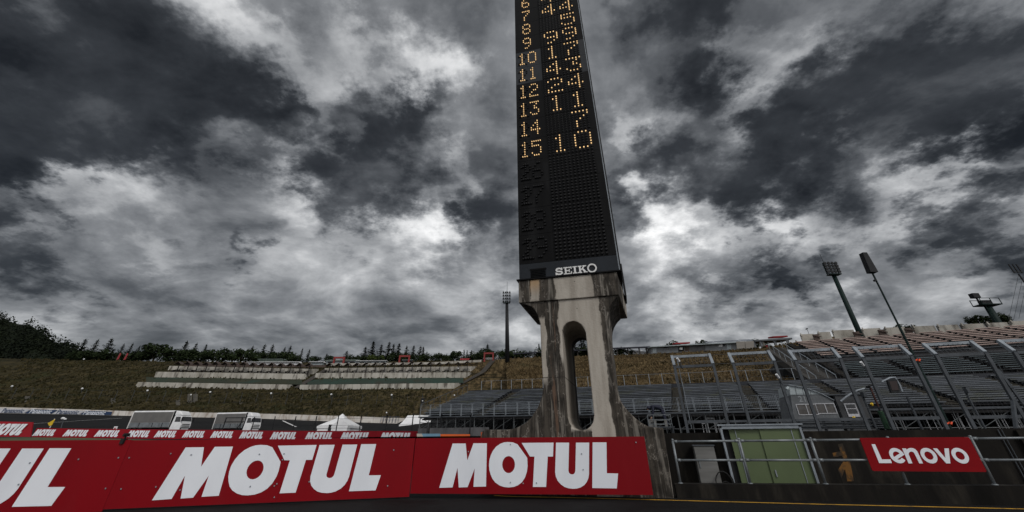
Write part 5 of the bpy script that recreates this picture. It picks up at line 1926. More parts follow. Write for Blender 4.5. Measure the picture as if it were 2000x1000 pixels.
# ramp stairs left of the two upper stands
stp = empty('stairway', SB + Vector((0, 0, .03)), 'dark concrete stairway with white handrails left of the tan stand', 'stairway', rz=-ST.a)
m_ = MB()
m_.hexa([(12.3, 11, 4.2), (15.1, 11, 4.2), (15.1, 30, 10.4), (12.0, 30, 10.4), (12.3, 11, 5.0), (15.1, 11, 5.0), (15.1, 30, 11.5), (12.0, 30, 11.5)])
for k in range(34):
    t = k / 33
    m_.box(12.6, 13.7, 11.2 + 18.4 * t, 11.5 + 18.4 * t, 5.0 + 6.4 * t, 5.14 + 6.4 * t)
m_.build('steps', surf('stair_concrete', (0.05, 0.047, 0.043), (0.035, 0.033, 0.03), 1, .9), stp)
for u_ in (12.35, 13.95):
    m_ = MB()
    m_.tube([(u_, 11, 5.9), (u_, 29.5, 12.2)], .045, 6)
    for k in range(8):
        t = k / 7
        m_.tube([(u_, 11 + 18.5 * t, 4.9 + 6.4 * t), (u_, 11 + 18.5 * t, 5.9 + 6.3 * t)], .03, 5)
    m_.build('handrail', GALVL, stp)
m_ = MB()
m_.hexa([(14.7, 11, 5.0), (15.3, 11, 5.0), (15.3, 30, 11.4), (14.7, 30, 11.4), (14.7, 11, 5.6), (15.3, 11, 5.6), (15.3, 30, 12.0), (14.7, 30, 12.0)])
m_.build('side_wall', CONCD, stp)
# white slabs on legs, added as bright slivers under the stands
for i, (x, y, w_) in enumerate(((1862, 803, 10), (1873, 802.5, 13), (1884, 802.5, 9), (1942, 800, 14), (1958, 799, 20), (1985, 801.5, 12), (1745, 800, 14), (1806, 798.5, 12), (1387, 816.5, 17), (1398, 825, 9), (1374, 826, 8), (1519, 812, 8), (1540, 812, 10))):
    u_, z_ = ST.px(x, y, 1.2)
    hw = .5 * w_ / 28
    m_ = MB()
    m_.box(u_ - hw, u_ + hw, 1.1, 1.7, z_ - .08, z_ + .05)
    for q in (u_ - hw + .03, u_ + hw - .03):
        m_.box(q - .02, q + .02, 1.2, 1.24, 1.2, z_ - .081)
    o = m_.build('white_slab', CANV)
    o.location = SB
    o.rotation_euler = (0, 0, -ST.a)
    tag(o, 'small white slab on thin legs, added as a bright sliver under the grey stand', 'awning', 'added white slabs under the grey stand')

# ================================================================== catch fence
FT = Frame(at(1340, 833, 22), R(16.5))
FTB = FT.w(0, 0, 0)
GF2 = 'leaning steel catch fence panels'
FPOS = [(.03, 1.86), (2.78, 4.6), (5.5, 7.34), (8.24, 10.08), (11.0, 12.76), (13.74, 15.6), (16.5, 18.3)]
flab = ['leftmost catch fence panel, over the small grey cabinet', 'catch fence panel standing behind the green doors', 'catch fence panel in front of the grey hut', 'catch fence panel right of the grey hut, before the hanging screen', 'catch fence panel just right of the tall tilted mast', 'catch fence panel cut by the right edge', 'catch fence panel beyond the right edge']
for i, (a, b) in enumerate(FPOS):
    e = empty('catch_fence_panel', FT.w(a, 0, 1.2), flab[i], 'catch fence', GF2, rz=-FT.a)
    L = b - a
    z1, z2 = 4.13 - 1.2 - .006 * a, 4.68 - 1.2 - .006 * a
    for x in (0, L):
        MB().box(x - .06, x + .06, -.07, .07, 0, z1).build('post', GALV, e)
        m_ = MB()
        m_.bar((x, .0, z1 + .01), (x, .48, z2), .15, .13, up=(1, 0, 0))
        m_.build('bent_top', GALVL, e)  # lean and top bar paler than the posts: skylight put into the colour
    MB().box(.08, L - .08, .42, .54, z2 - .09, z2 + .03).build('top_bar', GALVL, e)
    MB().box(.08, L - .08, -.05, .05, z1 - .09, z1 + .03).build('cross_bar', GALV, e)
    MB().box(.08, L - .08, -.05, .05, .40, .52).build('bottom_bar', GALV, e)
    m_ = MB()
    for k in range(1, 10):
        x = L * k / 10
        m_.bar((x, .01, z1), (x, .46, z2), .008)
    nv = int(L / .14)
    for k in range(1, nv):
        x = L * k / nv
        m_.bar((x, 0, .52), (x, 0, z1 - .09), .0045)
    for k in range(1, 9):
        z = .5 + (z1 - .6) * k / 9
        m_.bar((.08, 0, z), (L - .08, 0, z), .006)
    for k in range(1, 3):
        m_.bar((.08, .16 * k, z1 + (z2 - z1) * k / 3), (L - .08, .16 * k, z1 + (z2 - z1) * k / 3), .006)
    m_.build('wire_mesh', GALV, e)
    if i < len(FPOS) - 1:
        gap = FPOS[i + 1][0] - b
        for (dy, z) in ((.46, z2 - .03), (0, z1 + .02), (0, 2.2), (0, 1.5), (0, .9)):
            MB().bar((L + .08, dy, z), (L + gap - .08, dy, z), .012).build('gap_wire', GALV, e)
        if i < 2 or i == 4:
            MB().box(L + .08, L + gap - .08, -.04, .04, .41, .5).build('gap_bar', GALV, e)
    if i == 4:
        m_ = MB()
        m_.bar((L - .1, -.1, 1.0), (L - .75, -.5, 0), .1)
        m_.bar((L + .12, .05, 2.2), (L + .42, .1, 0), .09)
        m_.build('brace', GALV, e)
# small white camera on a fence post
for (x, y, lab) in ((1518, 736, 'little white camera on the post left of the grey hut'), (1324, 704, 'little grey lamp clamped inside the leftmost catch fence panel'), (1683, 712, 'pair of white lamps on a thin stalk before the teal benches')):
    u_, z_ = FT.px(x, y, -.15)
    b_ = FT.w(u_, -.15, z_)
    e = empty('fence_camera', b_, lab, 'camera')
    m_ = MB()
    m_.tube([b_ + Vector((-.05, -.08, .10)), b_ + Vector((.06, .0, -.05))], .055, 8)
    m_.build('body', CANV if '1518' or x else CANV, e, tuple(b_))
    m_ = MB()
    m_.tube([b_ + Vector((.06, 0, -.05)), b_ + Vector((.16, .05, -.35)), b_ + Vector((.22, .1, -.8 if x > 1600 else -.4))], .02, 6)
    m_.build('bracket', GALV, e, tuple(b_))
# thin pale rod inside the first panel
p0_, p1_ = FT.w(*((FT.px(1322, 700, .3)[0]), .3, FT.px(1322, 700, .3)[1])), FT.w(FT.px(1334, 756, .3)[0], .3, FT.px(1334, 756, .3)[1])
tag(MB().tube([p1_ - Vector((0, 0, 1.8)), p1_, p0_], .02, 6).build('thin_rod', GALVL, None, tuple(p1_)), 'thin pale rod standing just behind the leftmost catch fence panel', 'rod')

# ================================================================== grey hut with number 21
HB = Frame(at(1545, 815, 25.5), R(15))
hut = empty('marshal_hut', HB.w(0, 0, 1.2), 'grey marshal hut with two windows and the painted number 21', 'hut', rz=-HB.a)


def hp(x, y):
    u_, z_ = HB.px(x, y)
    return (u_, z_ - 1.2)


m_ = MB()
bl = hp(1546, 818)
m_.prism([(bl[0], 0), (hp(1639, 815)[0], 0), hp(1639, 812), hp(1627, 781.5), hp(1604, 770.5), hp(1544, 772)], lambda u, z: (u, 0, z), (0, 2.3, 0))
m_.build('wall', CAB, hut)
m_ = MB()
m_.prism([hp(1544, 771.6), hp(1604, 770.1), hp(1571, 758), hp(1541, 753)], lambda u, z: (u, .02, z), (0, 2.2, 0))
m_.build('upper_panel', CABL, hut)
m_ = MB()
for q in ([(1540.5, 752.8), (1571, 757.6)], [(1571, 757.6), (1604, 769.8)], [(1604, 769.8), (1629, 783)]):
    a_, b_ = hp(*q[0]), hp(*q[1])
    m_.bar((a_[0], -.03, a_[1] + .03), (b_[0], -.03, b_[1] + .03), .07, .035)
m_.build('eaves_trim', GALVL, hut)
m_ = MB()
m_.bar((hp(1544, 771.8)[0], -.01, hp(1544, 771.8)[1]), (hp(1604, 770.3)[0], -.01, hp(1604, 770.3)[1]), .02)
for x in (1556, 1570, 1584):
    m_.bar((hp(x, 771)[0], .005, hp(x, 771)[1]), (hp(x - 3, 757)[0], .005, hp(x - 3, 757)[1]), .015)
m_.build('panel_joints', CAB, hut)
for (x0, y0, x1, y1) in ((1557.5, 788.5, 1592, 811), (1592.5, 787.2, 1628, 808.5)):
    a_, b_ = hp(x0 + 3, y1), hp(x1, y0)
    if x0 > 1580:
        a_ = (hp(x0 + 5.5, y1)[0], a_[1])
    m_ = MB()
    t_ = .035
    m_.box(a_[0], b_[0], -.03, -.004, a_[1], a_[1] + t_)
    m_.box(a_[0], b_[0], -.03, -.004, b_[1] - t_, b_[1])
    mx = (a_[0] + b_[0]) / 2
    for x in (a_[0] + t_ / 2, b_[0] - t_ / 2, mx):
        m_.box(x - t_ / 2, x + t_ / 2, -.034, -.006, a_[1] + t_ + .001, b_[1] - t_ - .001)
    wn = m_.build('window', PWHITE, hut)
    MB().box(a_[0] + .01, b_[0] - .01, -.012, -.003, a_[1] + .01, b_[1] - .01).build('pane', surf('hut_pane', (0.05, 0.045, 0.042), (0.10, 0.095, 0.09), 2.2, .2), wn)
me = text_mesh('21', .42, 0, .008, .012)
c_ = hp(1567.5, 780)
o = put_text('number', me, surf('faded_number', (0.26, 0.28, 0.30), (0.2, 0.215, 0.23), 8, .6), hut, (c_[0], -.012, c_[1]), (1, 0, 0), (0, 0, 1), (0, 0, 0))
b_ = hp(1537, 761)
MB().tube([(b_[0] - .05, -.1, b_[1]), (b_[0] + .12, .05, b_[1] + .12)], .07, 8).build('loudhailer', CABL, hut)
annex = empty('marshal_hut', HB.w(3.2, .1, 1.2), 'low dark annex with a single narrow white window, right of the numbered hut', 'hut', rz=-HB.a)
ox = 3.2
m_ = MB()
ua_, ub_ = hp(1648, 812)[0] - ox, hp(1708, 812)[0] - ox
zt_ = hp(1670, 769)[1]
m_.box(ua_, ub_, .12, 2.2, 0, zt_ - .04)
m_.build('wall', surf('annex_grey', (0.045, 0.048, 0.052), (0.035, 0.037, 0.04), 1.5, .7), annex)
MB().box(hp(1609, 768)[0] - ox, ub_ + .15, .06, 2.3, zt_ - .035, zt_ + .03).build('roof', GALV, annex)
a_, b_ = hp(1661, 814), hp(1673, 787)
m_ = MB()
w0, w1 = a_[0] - ox, b_[0] - ox
for (p, q, r_, s_) in ((w0, w1, a_[1], a_[1] + .14), (w0, w1, b_[1] - .05, b_[1]), (w0, w0 + .05, a_[1] + .141, b_[1] - .051), (w1 - .05, w1, a_[1] + .141, b_[1] - .051), (w0 + .051, w1 - .051, b_[1] - .28, b_[1] - .25)):
    m_.box(p, q, .08, .118, r_, s_)
wn = m_.build('window', PWHITE, annex)
MB().box(w0 + .02, w1 - .02, .10, .117, a_[1] + .1, b_[1] - .02).build('pane', GLASS, wn)
# bent white light tube, yellow rags
def hw(x, y, d=-.3):
    u_, z_ = HB.px(x, y, d)
    return HB.w(u_, d, z_)
tag(MB().tube([hw(1642, 784), hw(1652, 776), hw(1661, 770), hw(1668, 766.5), hw(1675, 762.5), hw(1689, 759)], .05, 8).build('bent_pipe', GALVL, None, tuple(hw(1661, 770))), 'bent pale pipe rising between the hut and its annex', 'pipe')
for (x, y, lab) in ((1668, 816, 'yellow cloth bundle under the narrow annex window'), (1703, 789.5, 'small yellow tag on the post right of the annex')):
    c_ = hw(x, y, -.5)
    m_ = MB()
    bmv = []
    for k in range(9):
        q = 2 * math.pi * k / 9
        bmv.append((.13 + .05 * math.sin(k * 2.3)) * (1 if 'bundle' in lab else .8))
    m_.lathe([(0, -.06), (.06, -.05), (.085, 0), (.055, .045), (0, .06)], c_, 9)
    for i, p in enumerate(m_.v):
        p = Vector(p)
        d_ = p - c_
        m_.v[i] = tuple(c_ + Vector((d_.x * (1 + .5 * math.sin(i * 1.7)), d_.y * .7, d_.z * (1 + .4 * math.cos(i * 2.1)))))
    tag(m_.build('cloth_bundle', FLAGY, None, tuple(c_)), lab, 'cloth')
# stacked guard rail beams in front of the hut
gr = empty('guardrail', HB.w(1.6, -3.4, 1.2), 'stack of grey corrugated guardrail beams in front of the numbered hut', 'guardrail', rz=-HB.a)
u0_, u1_ = HB.px(1553, 826, -3.4)[0] - 1.6, HB.px(1722, 826, -3.4)[0] - 1.6
zz = [HB.px(1620, y, -3.4)[1] - 1.2 for y in (838, 830, 823.5, 817)]
for za, zb2 in zip(zz, zz[1:]):
    m_ = MB()
    h_ = zb2 - za - .02
    pr_ = [(0, 0), (-.05, .15), (-.05, .35), (.02, .5), (-.05, .65), (-.05, .85), (0, 1), (.02, 1), (-.02, .86), (-.02, .66), (.05, .5), (-.02, .34), (-.02, .14), (.02, 0)]
    m_.prism([(y, za + z * h_) for (y, z) in pr_], lambda y, z: (u0_, y, z), (u1_ - u0_, 0, 0))
    m_.build('beam', GALV, gr)
for k in range(4):
    x = u0_ + .2 + (u1_ - u0_ - .4) * k / 3
    MB().box(x - .05, x + .05, .07, .17, -.1, zz[-1] - .02).build('post', GALV, gr)
# screen on a bracket
scx = at(1757, 790, 20.5)
sc_ = empty('hanging_screen', at(1800, 836, 20.5), 'small dark screen in a black hood hanging from a bracket before the stand', 'screen')
bs = at(1800, 836, 20.5)
fsr = Frame(Vector((0, 20.5, 0)), R(12))
def sp(x, y, d=0):
    u_, z_ = fsr.px(x, y, d)
    return fsr.w(u_, d, z_)
m_ = MB()
m_.tube([bs - Vector((0, 0, .2)), Vector((bs.x, bs.y, sp(1757, 763).z))], .05, 8)
m_.build('pole', GALV, sc_, tuple(bs))
m_ = MB()
m_.tube([sp(1762, 765, .1), sp(1757, 752, .1), sp(1748, 737, .1), sp(1738, 738, .1), sp(1722, 746, .1)], .035, 8)
m_.build('arm', GALVL, sc_, tuple(bs))
q = [sp(1741, 766), sp(1759, 765), sp(1752, 741), sp(1733, 742)]
th = fsr.ey * .12
m_ = MB()
m_.hexa([q[0], q[1], q[1] + th, q[0] + th, q[3], q[2], q[2] + th, q[3] + th])
hd = m_.build('housing', DARKM, sc_, tuple(bs))
c_ = (q[0] + q[1] + q[2] + q[3]) / 4
q2 = [c_ + (v - c_) * .74 - fsr.ey * .012 for v in q]
m_ = MB()
m_.hexa([q2[0], q2[1], q2[1] + th * .08, q2[0] + th * .08, q2[3], q2[2], q2[2] + th * .08, q2[3] + th * .08])
m_.build('display', SCREEN, hd, tuple(bs))
# dark green post with thin pole
b_ = at(1734, 838, 20)
gp_ = empty('green_post', b_, 'thick dark green post topped by a thin dark pole, right of the annex', 'post')
GRP = surf('bright_green_steel', (0.012, 0.05, 0.022), (0.01, 0.04, 0.018), 2, .5)
zt_ = at(1726, 804, 20).z
MB().lathe([(.1, 0), (.1, zt_ - b_.z), (.08, zt_ - b_.z + .03), (0, zt_ - b_.z + .04)], b_, 12).build('base_post', GRP, gp_, tuple(b_), smooth=False)
MB().tube([Vector((b_.x, 20, zt_)), Vector((b_.x - .0, 20, at(1706, 755, 20).z))], .035, 8).build('pole', DARKM, gp_, tuple(b_))
zz_ = at(1706, 755, 20).z
MB().tube([Vector((b_.x - .18, 19.95, zz_ - .03)), Vector((b_.x + .2, 19.95, zz_ + .1))], .04, 6).build('arm', DARKM, gp_, tuple(b_))
MB().tube([Vector((b_.x - .05, 19.9, zz_ - .05)), Vector((b_.x - .06, 19.9, zz_ - .45)), Vector((b_.x - .04, 19.92, zz_ - .8))], .028, 6).build('hose', surf('hose_red', (0.16, 0.06, 0.045), None, 3, .6), gp_, tuple(b_))
for (x, y0, y1, lab) in ((1712, 838, 765, 'thin grey pole between the annex and the dark green post'), (1903, 838, 757, 'thin grey pole right of the tall tilted mast')):
    b_ = at(x if x < 1800 else 1925, y0, 21.5)
    m_ = MB()
    m_.tube([b_, Vector((b_.x, 21.5, at(1880 if x > 1800 else 1690, y1, 21.5).z))], .045, 8)
    m_.box(b_.x - .08, b_.x + .05, 21.3, 21.5, at(1880 if x > 1800 else 1690, y1, 21.5).z - .25, at(1880 if x > 1800 else 1690, y1, 21.5).z)
    tag(m_.build('thin_pole', GALV, None, tuple(b_)), lab, 'pole')
# tall mast with a covered head
mb_ = at(1853, 831, 24)
ms = empty('tall_mast', mb_, 'tall slim telescopic mast with a dark covered head and orange straps', 'mast')
zh = at(1712, 533, 24).z
MB().tube([mb_ - Vector((0, 0, .3)), mb_ + Vector((0, 0, 2.5))], .085, 10).tube([mb_ + Vector((0, 0, 2.5)), mb_ + Vector((0, 0, 5.0))], .068, 10).tube([mb_ + Vector((0, 0, 5.0)), Vector((mb_.x, 24, zh))], .05, 10).build('pole', GREENM, ms, tuple(mb_))
m_ = MB()
hx, hz = mb_.x, zh
m_.hexa([Vector((hx - .24, 23.8, hz)), Vector((hx + .23, 23.8, hz)), Vector((hx + .23, 24.15, hz)), Vector((hx - .24, 24.15, hz)), Vector((hx - .13, 23.82, hz + 1.32)), Vector((hx + .15, 23.82, hz + 1.32)), Vector((hx + .15, 24.15, hz + 1.32)), Vector((hx - .13, 24.15, hz + 1.32))])
m_.build('covered_head', DARKM, ms, tuple(mb_))
m_ = MB()
m_.box(hx - .15, hx - .02, 23.9, 24.05, hz - .55, hz - .45)
m_.build('clamp', DARKM, ms, tuple(mb_))
for zc_ in (at(1793, 704, 24).z, at(1850, 827, 24).z):
    m_ = MB()
    for k in range(5):
        q = 2 * math.pi * k / 5
        m_.tube([Vector((hx + .13 * math.cos(q), 24 + .13 * math.sin(q), zc_ - .05 + .02 * (k % 2))), Vector((hx + .2 * math.cos(q + .9), 24 + .16 * math.sin(q + .9), zc_ + .05))], .036, 6)
    m_.tube([Vector((hx - .1, 23.88, zc_)), Vector((hx - .32, 23.82, zc_ - .03))], .035, 6)
    m_.build('strap', HIVIS, ms, tuple(mb_))

# ================================================================== camera platform and the person
PF = Frame(at(1290, 833, 26), R(15))
plat = empty('camera_platform', PF.w(0, 0, 1.2), 'small railed platform behind the right foot of the pylon', 'platform', rz=-PF.a)
def pp(x, y, d=0):
    u_, z_ = PF.px(x, y, d)
    return (u_, d, z_ - 1.2)
zf = pp(1290, 833)[2]
xa, xb = pp(1268, 833)[0], pp(1314, 833)[0]
zr = pp(1290, 810)[2]
m_ = MB()
m_.box(xa - .1, xb + .1, 0, 1.4, zf - .06, zf)
m_.build('deck', GALV, plat)
for d in (0, 1.4):
    for z in (zf + .12, (zf + zr) / 2 + .05, zr):
        MB().tube([(xa, d, z), (xb, d, z)], .017, 6).build('rail', RAILM, plat)
    for x in (xa, xa + .25 * (xb - xa), xb - .02):
        MB().tube([(x, d, zf - .02), (x, d, zr)], .017, 6).build('post', RAILM, plat)
for x in (xa, xb):
    for d in (.05, 1.35):
        MB().tube([(x, d, -.1), (x, d, zf - .061)], .03, 6).build('leg', GALV, plat)
for (x, w_) in ((1300, 5), (1279, 4)):
    q = pp(x, 822, .5)
    MB().box(q[0] - .07, q[0] + .07, .45, .65, zf + .001, zf + .35).build('bucket', GREYDOOR, plat)


def skinned(name, nodes, edges, mat, parent, base, sub=2):
    me = bpy.data.meshes.new(name)
    keys = list(nodes)
    me.from_pydata([tuple(nodes[k][0]) for k in keys], [(keys.index(a), keys.index(b)) for a, b in edges], [])
    o = bpy.data.objects.new(name, me)
    COL.objects.link(o)
    sk = o.modifiers.new('skin', 'SKIN')
    sk.use_smooth_shade = True
    if not me.skin_vertices:
        me.skin_vertices.new(name='')
    for i, k in enumerate(keys):
        r_ = nodes[k][1]
        me.skin_vertices[0].data[i].radius = (r_, r_) if not isinstance(r_, tuple) else r_
        me.skin_vertices[0].data[i].use_root = (i == 0)
    ss_ = o.modifiers.new('sub', 'SUBSURF')
    ss_.levels = ss_.render_levels = sub
    dg = bpy.context.evaluated_depsgraph_get()
    dg.update()
    m2 = bpy.data.meshes.new_from_object(o.evaluated_get(dg))
    bpy.data.objects.remove(o)
    m2.name = name
    m2.materials.clear()
    m2.materials.append(mat)
    o = bpy.data.objects.new(name, m2)
    COL.objects.link(o)
    if parent:
        o.parent = parent
    return o


# bending over to the left, hips up, head and hands down at a case
pz = zf
ph = pp(1291, 800, .7)
V3 = lambda x, z, y=0.0: Vector((x, y, z))
NODES = {
    'pelvis': (V3(.06, .92), (.20, .17)), 'waist': (V3(-.10, 1.02), (.19, .16)), 'chest': (V3(-.34, 1.08), (.22, .18)), 'neck': (V3(-.52, 1.04), .075), 'headb': (V3(-.60, .98), .10), 'headt': (V3(-.70, .88), .095),
    'hl': (V3(.08, .86, -.10), .115), 'kl': (V3(.13, .46, -.13), .085), 'al': (V3(.24, .09, -.13), .06), 'tl': (V3(.06, .04, -.14), .05),
    'hr': (V3(.09, .86, .10), .115), 'kr': (V3(.16, .46, .13), .085), 'ar': (V3(.29, .09, .14), .06), 'tr': (V3(.11, .04, .15), .05),
    'sl': (V3(-.42, 1.02, -.19), .085), 'el': (V3(-.45, .74, -.24), .062), 'wl': (V3(-.56, .50, -.20), .045),
    'sr': (V3(-.42, 1.02, .19), .085), 'er': (V3(-.46, .75, .24), .062), 'wr': (V3(-.58, .52, .19), .045)}
EDG = [('pelvis', 'waist'), ('waist', 'chest'), ('chest', 'neck'), ('neck', 'headb'), ('headb', 'headt'), ('pelvis', 'hl'), ('hl', 'kl'), ('kl', 'al'), ('al', 'tl'), ('pelvis', 'hr'), ('hr', 'kr'), ('kr', 'ar'), ('ar', 'tr'),
       ('chest', 'sl'), ('sl', 'el'), ('el', 'wl'), ('chest', 'sr'), ('sr', 'er'), ('er', 'wr')]
pers = empty('person', PF.w(ph[0] - .02, .7, 1.2 + zf), 'person in dark navy clothing bending over on the railed platform', 'person', rz=-PF.a)
skinned('body', NODES, EDG, NAVY, pers, None)
for s in (-1, 1):
    w_ = NODES['wl' if s < 0 else 'wr'][0]
    hn = {'w': (w_, .038), 'p': (w_ + V3(-.035, -.06), (.038, .022)), 'k': (w_ + V3(-.055, -.10), (.036, .018))}
    he = [('w', 'p'), ('p', 'k')]
    for f_, (dy, ln) in enumerate(((-.027, .07), (-.009, .08), (.009, .075), (.027, .06))):
        hn[f'a{f_}'] = (w_ + V3(-.07, -.115 - ln * .35, dy), .0095)
        hn[f'b{f_}'] = (w_ + V3(-.065, -.115 - ln * .95, dy * 1.05), .008)
        he += [('k', f'a{f_}'), (f'a{f_}', f'b{f_}')]
    hn['t0'] = (w_ + V3(-.055, -.065, -s * .035), .011)
    hn['t1'] = (w_ + V3(-.085, -.10, -s * .045), .009)
    he += [('p', 't0'), ('t0', 't1')]
    skinned('hand', hn, he, SKIN, pers, None, 1)
hd = MB()
hd.lathe([(0, -.035), (.045, -.03), (.06, 0), (.04, .03), (0, .035)], (-.695, 0, .90), 12)
hd.lathe([(0, -.02), (.014, -.012), (.016, .008), (0, .02)], (-.775, 0, .875), 8)
hd.build('face', SKIN, pers)
MB().lathe([(.115, -.01), (.12, .02), (.10, .08), (.05, .115), (0, .12)], (-.66, 0, .95), 14).build('cap', NAVY, pers, smooth=True)
cs_ = empty('equipment_case', PF.w(ph[0] - .62, .7, 1.2 + zf), 'pale equipment case at the bending person\'s hands', 'case', rz=-PF.a)
m_ = MB()
m_.box(-.18, .2, -.15, .15, .001, .3)
m_.box(-.19, .21, -.16, .16, .301, .34)
m_.build('shell', GREYDOOR, cs_)
MB().box(-.08, .1, -.185, -.161, .18, .22).build('handle', DARKM, cs_)

# ================================================================== buildings on the right crest
def ridgeY(x):
    return lerp(RIDGEY, x) + 1.5


cb = at(1272, 690, ridgeY(1272))
con = empty('concession_building', cb, 'long low grey building with doors on the crest behind the catch fence', 'building')
BX = [(1272, 690, 678.5), (1310, 688, 676.5), (1348, 686, 674.5), (1378, 685, 673), (1410, 683.5, 671.5), (1438, 682, 670), (1472, 679.5, 667.5)]
Cm = [surf('shed_grey_light', (0.19, 0.20, 0.21), (0.15, 0.16, 0.17), .4, .7), surf('shed_grey_dark', (0.10, 0.10, 0.102), (0.075, 0.076, 0.08), .4, .7)]
pat = [0, 0, 1, 0, 0, 0]
for i, ((xa, ya, ta), (xb, yb, tb)) in enumerate(zip(BX, BX[1:])):
    a0, a1 = at(xa, ya + 1, ridgeY(xa)), at(xb, yb + 1, ridgeY(xb))
    c0, c1 = at(xa, ta, ridgeY(xa)), at(xb, tb, ridgeY(xb))
    gx = (a1 - a0).normalized() * .04
    th = Vector((0, 5, 0))
    m_ = MB()
    m_.hexa([a0, a1 - gx, a1 - gx + th, a0 + th, c0, c1 - gx, c1 - gx + th, c0 + th])
    m_.build('wall', Cm[pat[i]], con, tuple(cb))
for (xa, xb, ya, yb, mt, nm) in ((1275, 1282, 689, 680.5, CABL, 'door'), (1284, 1294, 688.5, 680, Cm[0], 'door'), (1296, 1306, 683, 678.5, GLASS, 'window'), (1325, 1336, 687, 677, VOID, 'doorway'), (1327, 1333, 683, 679, WHITEP, 'notice'), (1337, 1347, 686.5, 676, BROWN, 'doorway'), (1404, 1411, 677.5, 673, CANV, 'window'), (1411.5, 1416, 677, 672.5, GLASS, 'window'), (1352, 1362, 685, 676, Cm[1], 'shutter'), (1364, 1375, 684.5, 675.5, Cm[1], 'shutter'), (1420, 1428, 682, 673, CABL, 'shutter')):
    Ya, Yb = ridgeY(xa) - .08, ridgeY(xb) - .08
    q = [at(xa, ya, Ya), at(xb, ya - (xb - xa) * .05, Yb), at(xb, yb - (xb - xa) * .05, Yb), at(xa, yb, Ya)]
    off = Vector((0, -.12 if nm == 'notice' else 0, 0))
    th = Vector((0, .06, 0))
    MB().hexa([q[0] + off, q[1] + off, q[1] + th + off, q[0] + th + off, q[3] + off, q[2] + off, q[2] + th + off, q[3] + th + off]).build(nm, mt, con, tuple(cb))
m_ = MB()
for (xa, ta), (xb, tb) in zip([(1270, 678), (1348, 674), (1440, 669.3)], [(1348, 674), (1440, 669.3), (1474, 666.6)]):
    c0, c1 = at(xa, ta, ridgeY(xa) - 1.2), at(xb, tb, ridgeY(xb) - 1.2)
    th, up = Vector((0, 6.5, .3)), Vector((0, 0, .28))
    m_.hexa([c0, c1, c1 + th, c0 + th, c0 + up, c1 + up, c1 + th + up, c0 + th + up])
m_.build('roof', CABL, con, tuple(cb))
for i, (xa, xb, y) in enumerate(((1380, 1398, 667), (1401, 1420, 666), (1424, 1446, 664.5), (1450, 1472, 663))):
    a0, a1 = at(xa, y + 3, ridgeY(xa) + 1), at(xb, y + 2, ridgeY(xb) + 1)
    th, up = Vector((0, 2.2, .75)), Vector((0, 0, .1))
    MB().hexa([a0, a1, a1 + th, a0 + th, a0 + up, a1 + up, a1 + th + up, a0 + th + up]).build('roof_panel', SOLAR, con, tuple(cb))
for (xa, xb, y, lab) in ((1319, 1348, 672, 'red roof sheet'), (1511, 1539, 659.5, 'red roof sheet')):
    a0, a1 = at(xa, y, ridgeY(xa) + 3), at(xb, y - 1.4, ridgeY(xb) + 3)
    th, up = Vector((0, 3, .3)), Vector((0, 0, .45))
    MB().hexa([a0, a1, a1 + th, a0 + th, a0 + up, a1 + up, a1 + th + up, a0 + th + up]).build('red_roof', FLAGR, con, tuple(cb))
# billboard in two halves
bbq = at(1455, 681, ridgeY(1455) - 2)
bb = empty('billboard', bbq, 'plain pale billboard of two halves before the crest building', 'billboard')
for (xa, xb) in ((1438, 1454.5), (1455, 1472)):
    q = [at(xa + 1.5, 681 - (xa - 1438) * .02, ridgeY(xa) - 2), at(xb + .8, 680.5 - (xb - 1438) * .02, ridgeY(xb) - 2), at(xb, 666.8 - (xb - 1438) * .02, ridgeY(xb) - 2), at(xa, 667.2 - (xa - 1438) * .02, ridgeY(xa) - 2)]
    th = Vector((0, .25, 0))
    MB().hexa([q[0], q[1], q[1] + th, q[0] + th, q[3], q[2], q[2] + th, q[3] + th]).build('panel', surf('billboard_beige', (0.25, 0.23, 0.205), (0.21, 0.195, 0.175), .6, .7, stretch=(.2, .2, 6)), bb, tuple(bbq))
# open pavilion at the head of the stairs
pvq = at(1515, 678, ridgeY(1510) - 1)
pv = empty('pavilion', pvq, 'open pavilion with a flat roof at the head of the dark stairway', 'pavilion')
q = [at(1474, 667, ridgeY(1474) - 2), at(1548, 662.5, ridgeY(1548) - 2)]
th, up = Vector((0, 6, .2)), Vector((0, 0, .45))
MB().hexa([q[0], q[1], q[1] + th, q[0] + th, q[0] + up, q[1] + up, q[1] + th + up, q[0] + th + up]).build('roof', CAB, pv, tuple(pvq))
for x in (1476, 1490, 1517, 1542):
    a = at(x, 679 - (x - 1476) * .06, ridgeY(x) - 1.5)
    t = at(x, 666.6 - (x - 1476) * .055, ridgeY(x) - 1.5)
    MB().box(a.x - .35, a.x + .35, a.y, a.y + .4, a.z - .6, t.z - .02).build('pillar', CAB, pv, tuple(pvq))
for (xa, xb, ya, yb, mt, nm) in ((1485, 1495, 676, 668, CREAM, 'screen_wall'), (1488, 1501, 680.5, 675.5, FLAGR, 'counter')):
    a, b = at(xa, ya, ridgeY(xa) - 1), at(xb, ya, ridgeY(xb) - 1)
    t = at(xa, yb, ridgeY(xa) - 1)
    th = Vector((0, .3, 0))
    MB().hexa([a, b, b + th, a + th, Vector((a.x, a.y, t.z)), Vector((b.x, b.y, t.z)), Vector((b.x, b.y, t.z)) + th, Vector((a.x, a.y, t.z)) + th]).build(nm, mt, pv, tuple(pvq))
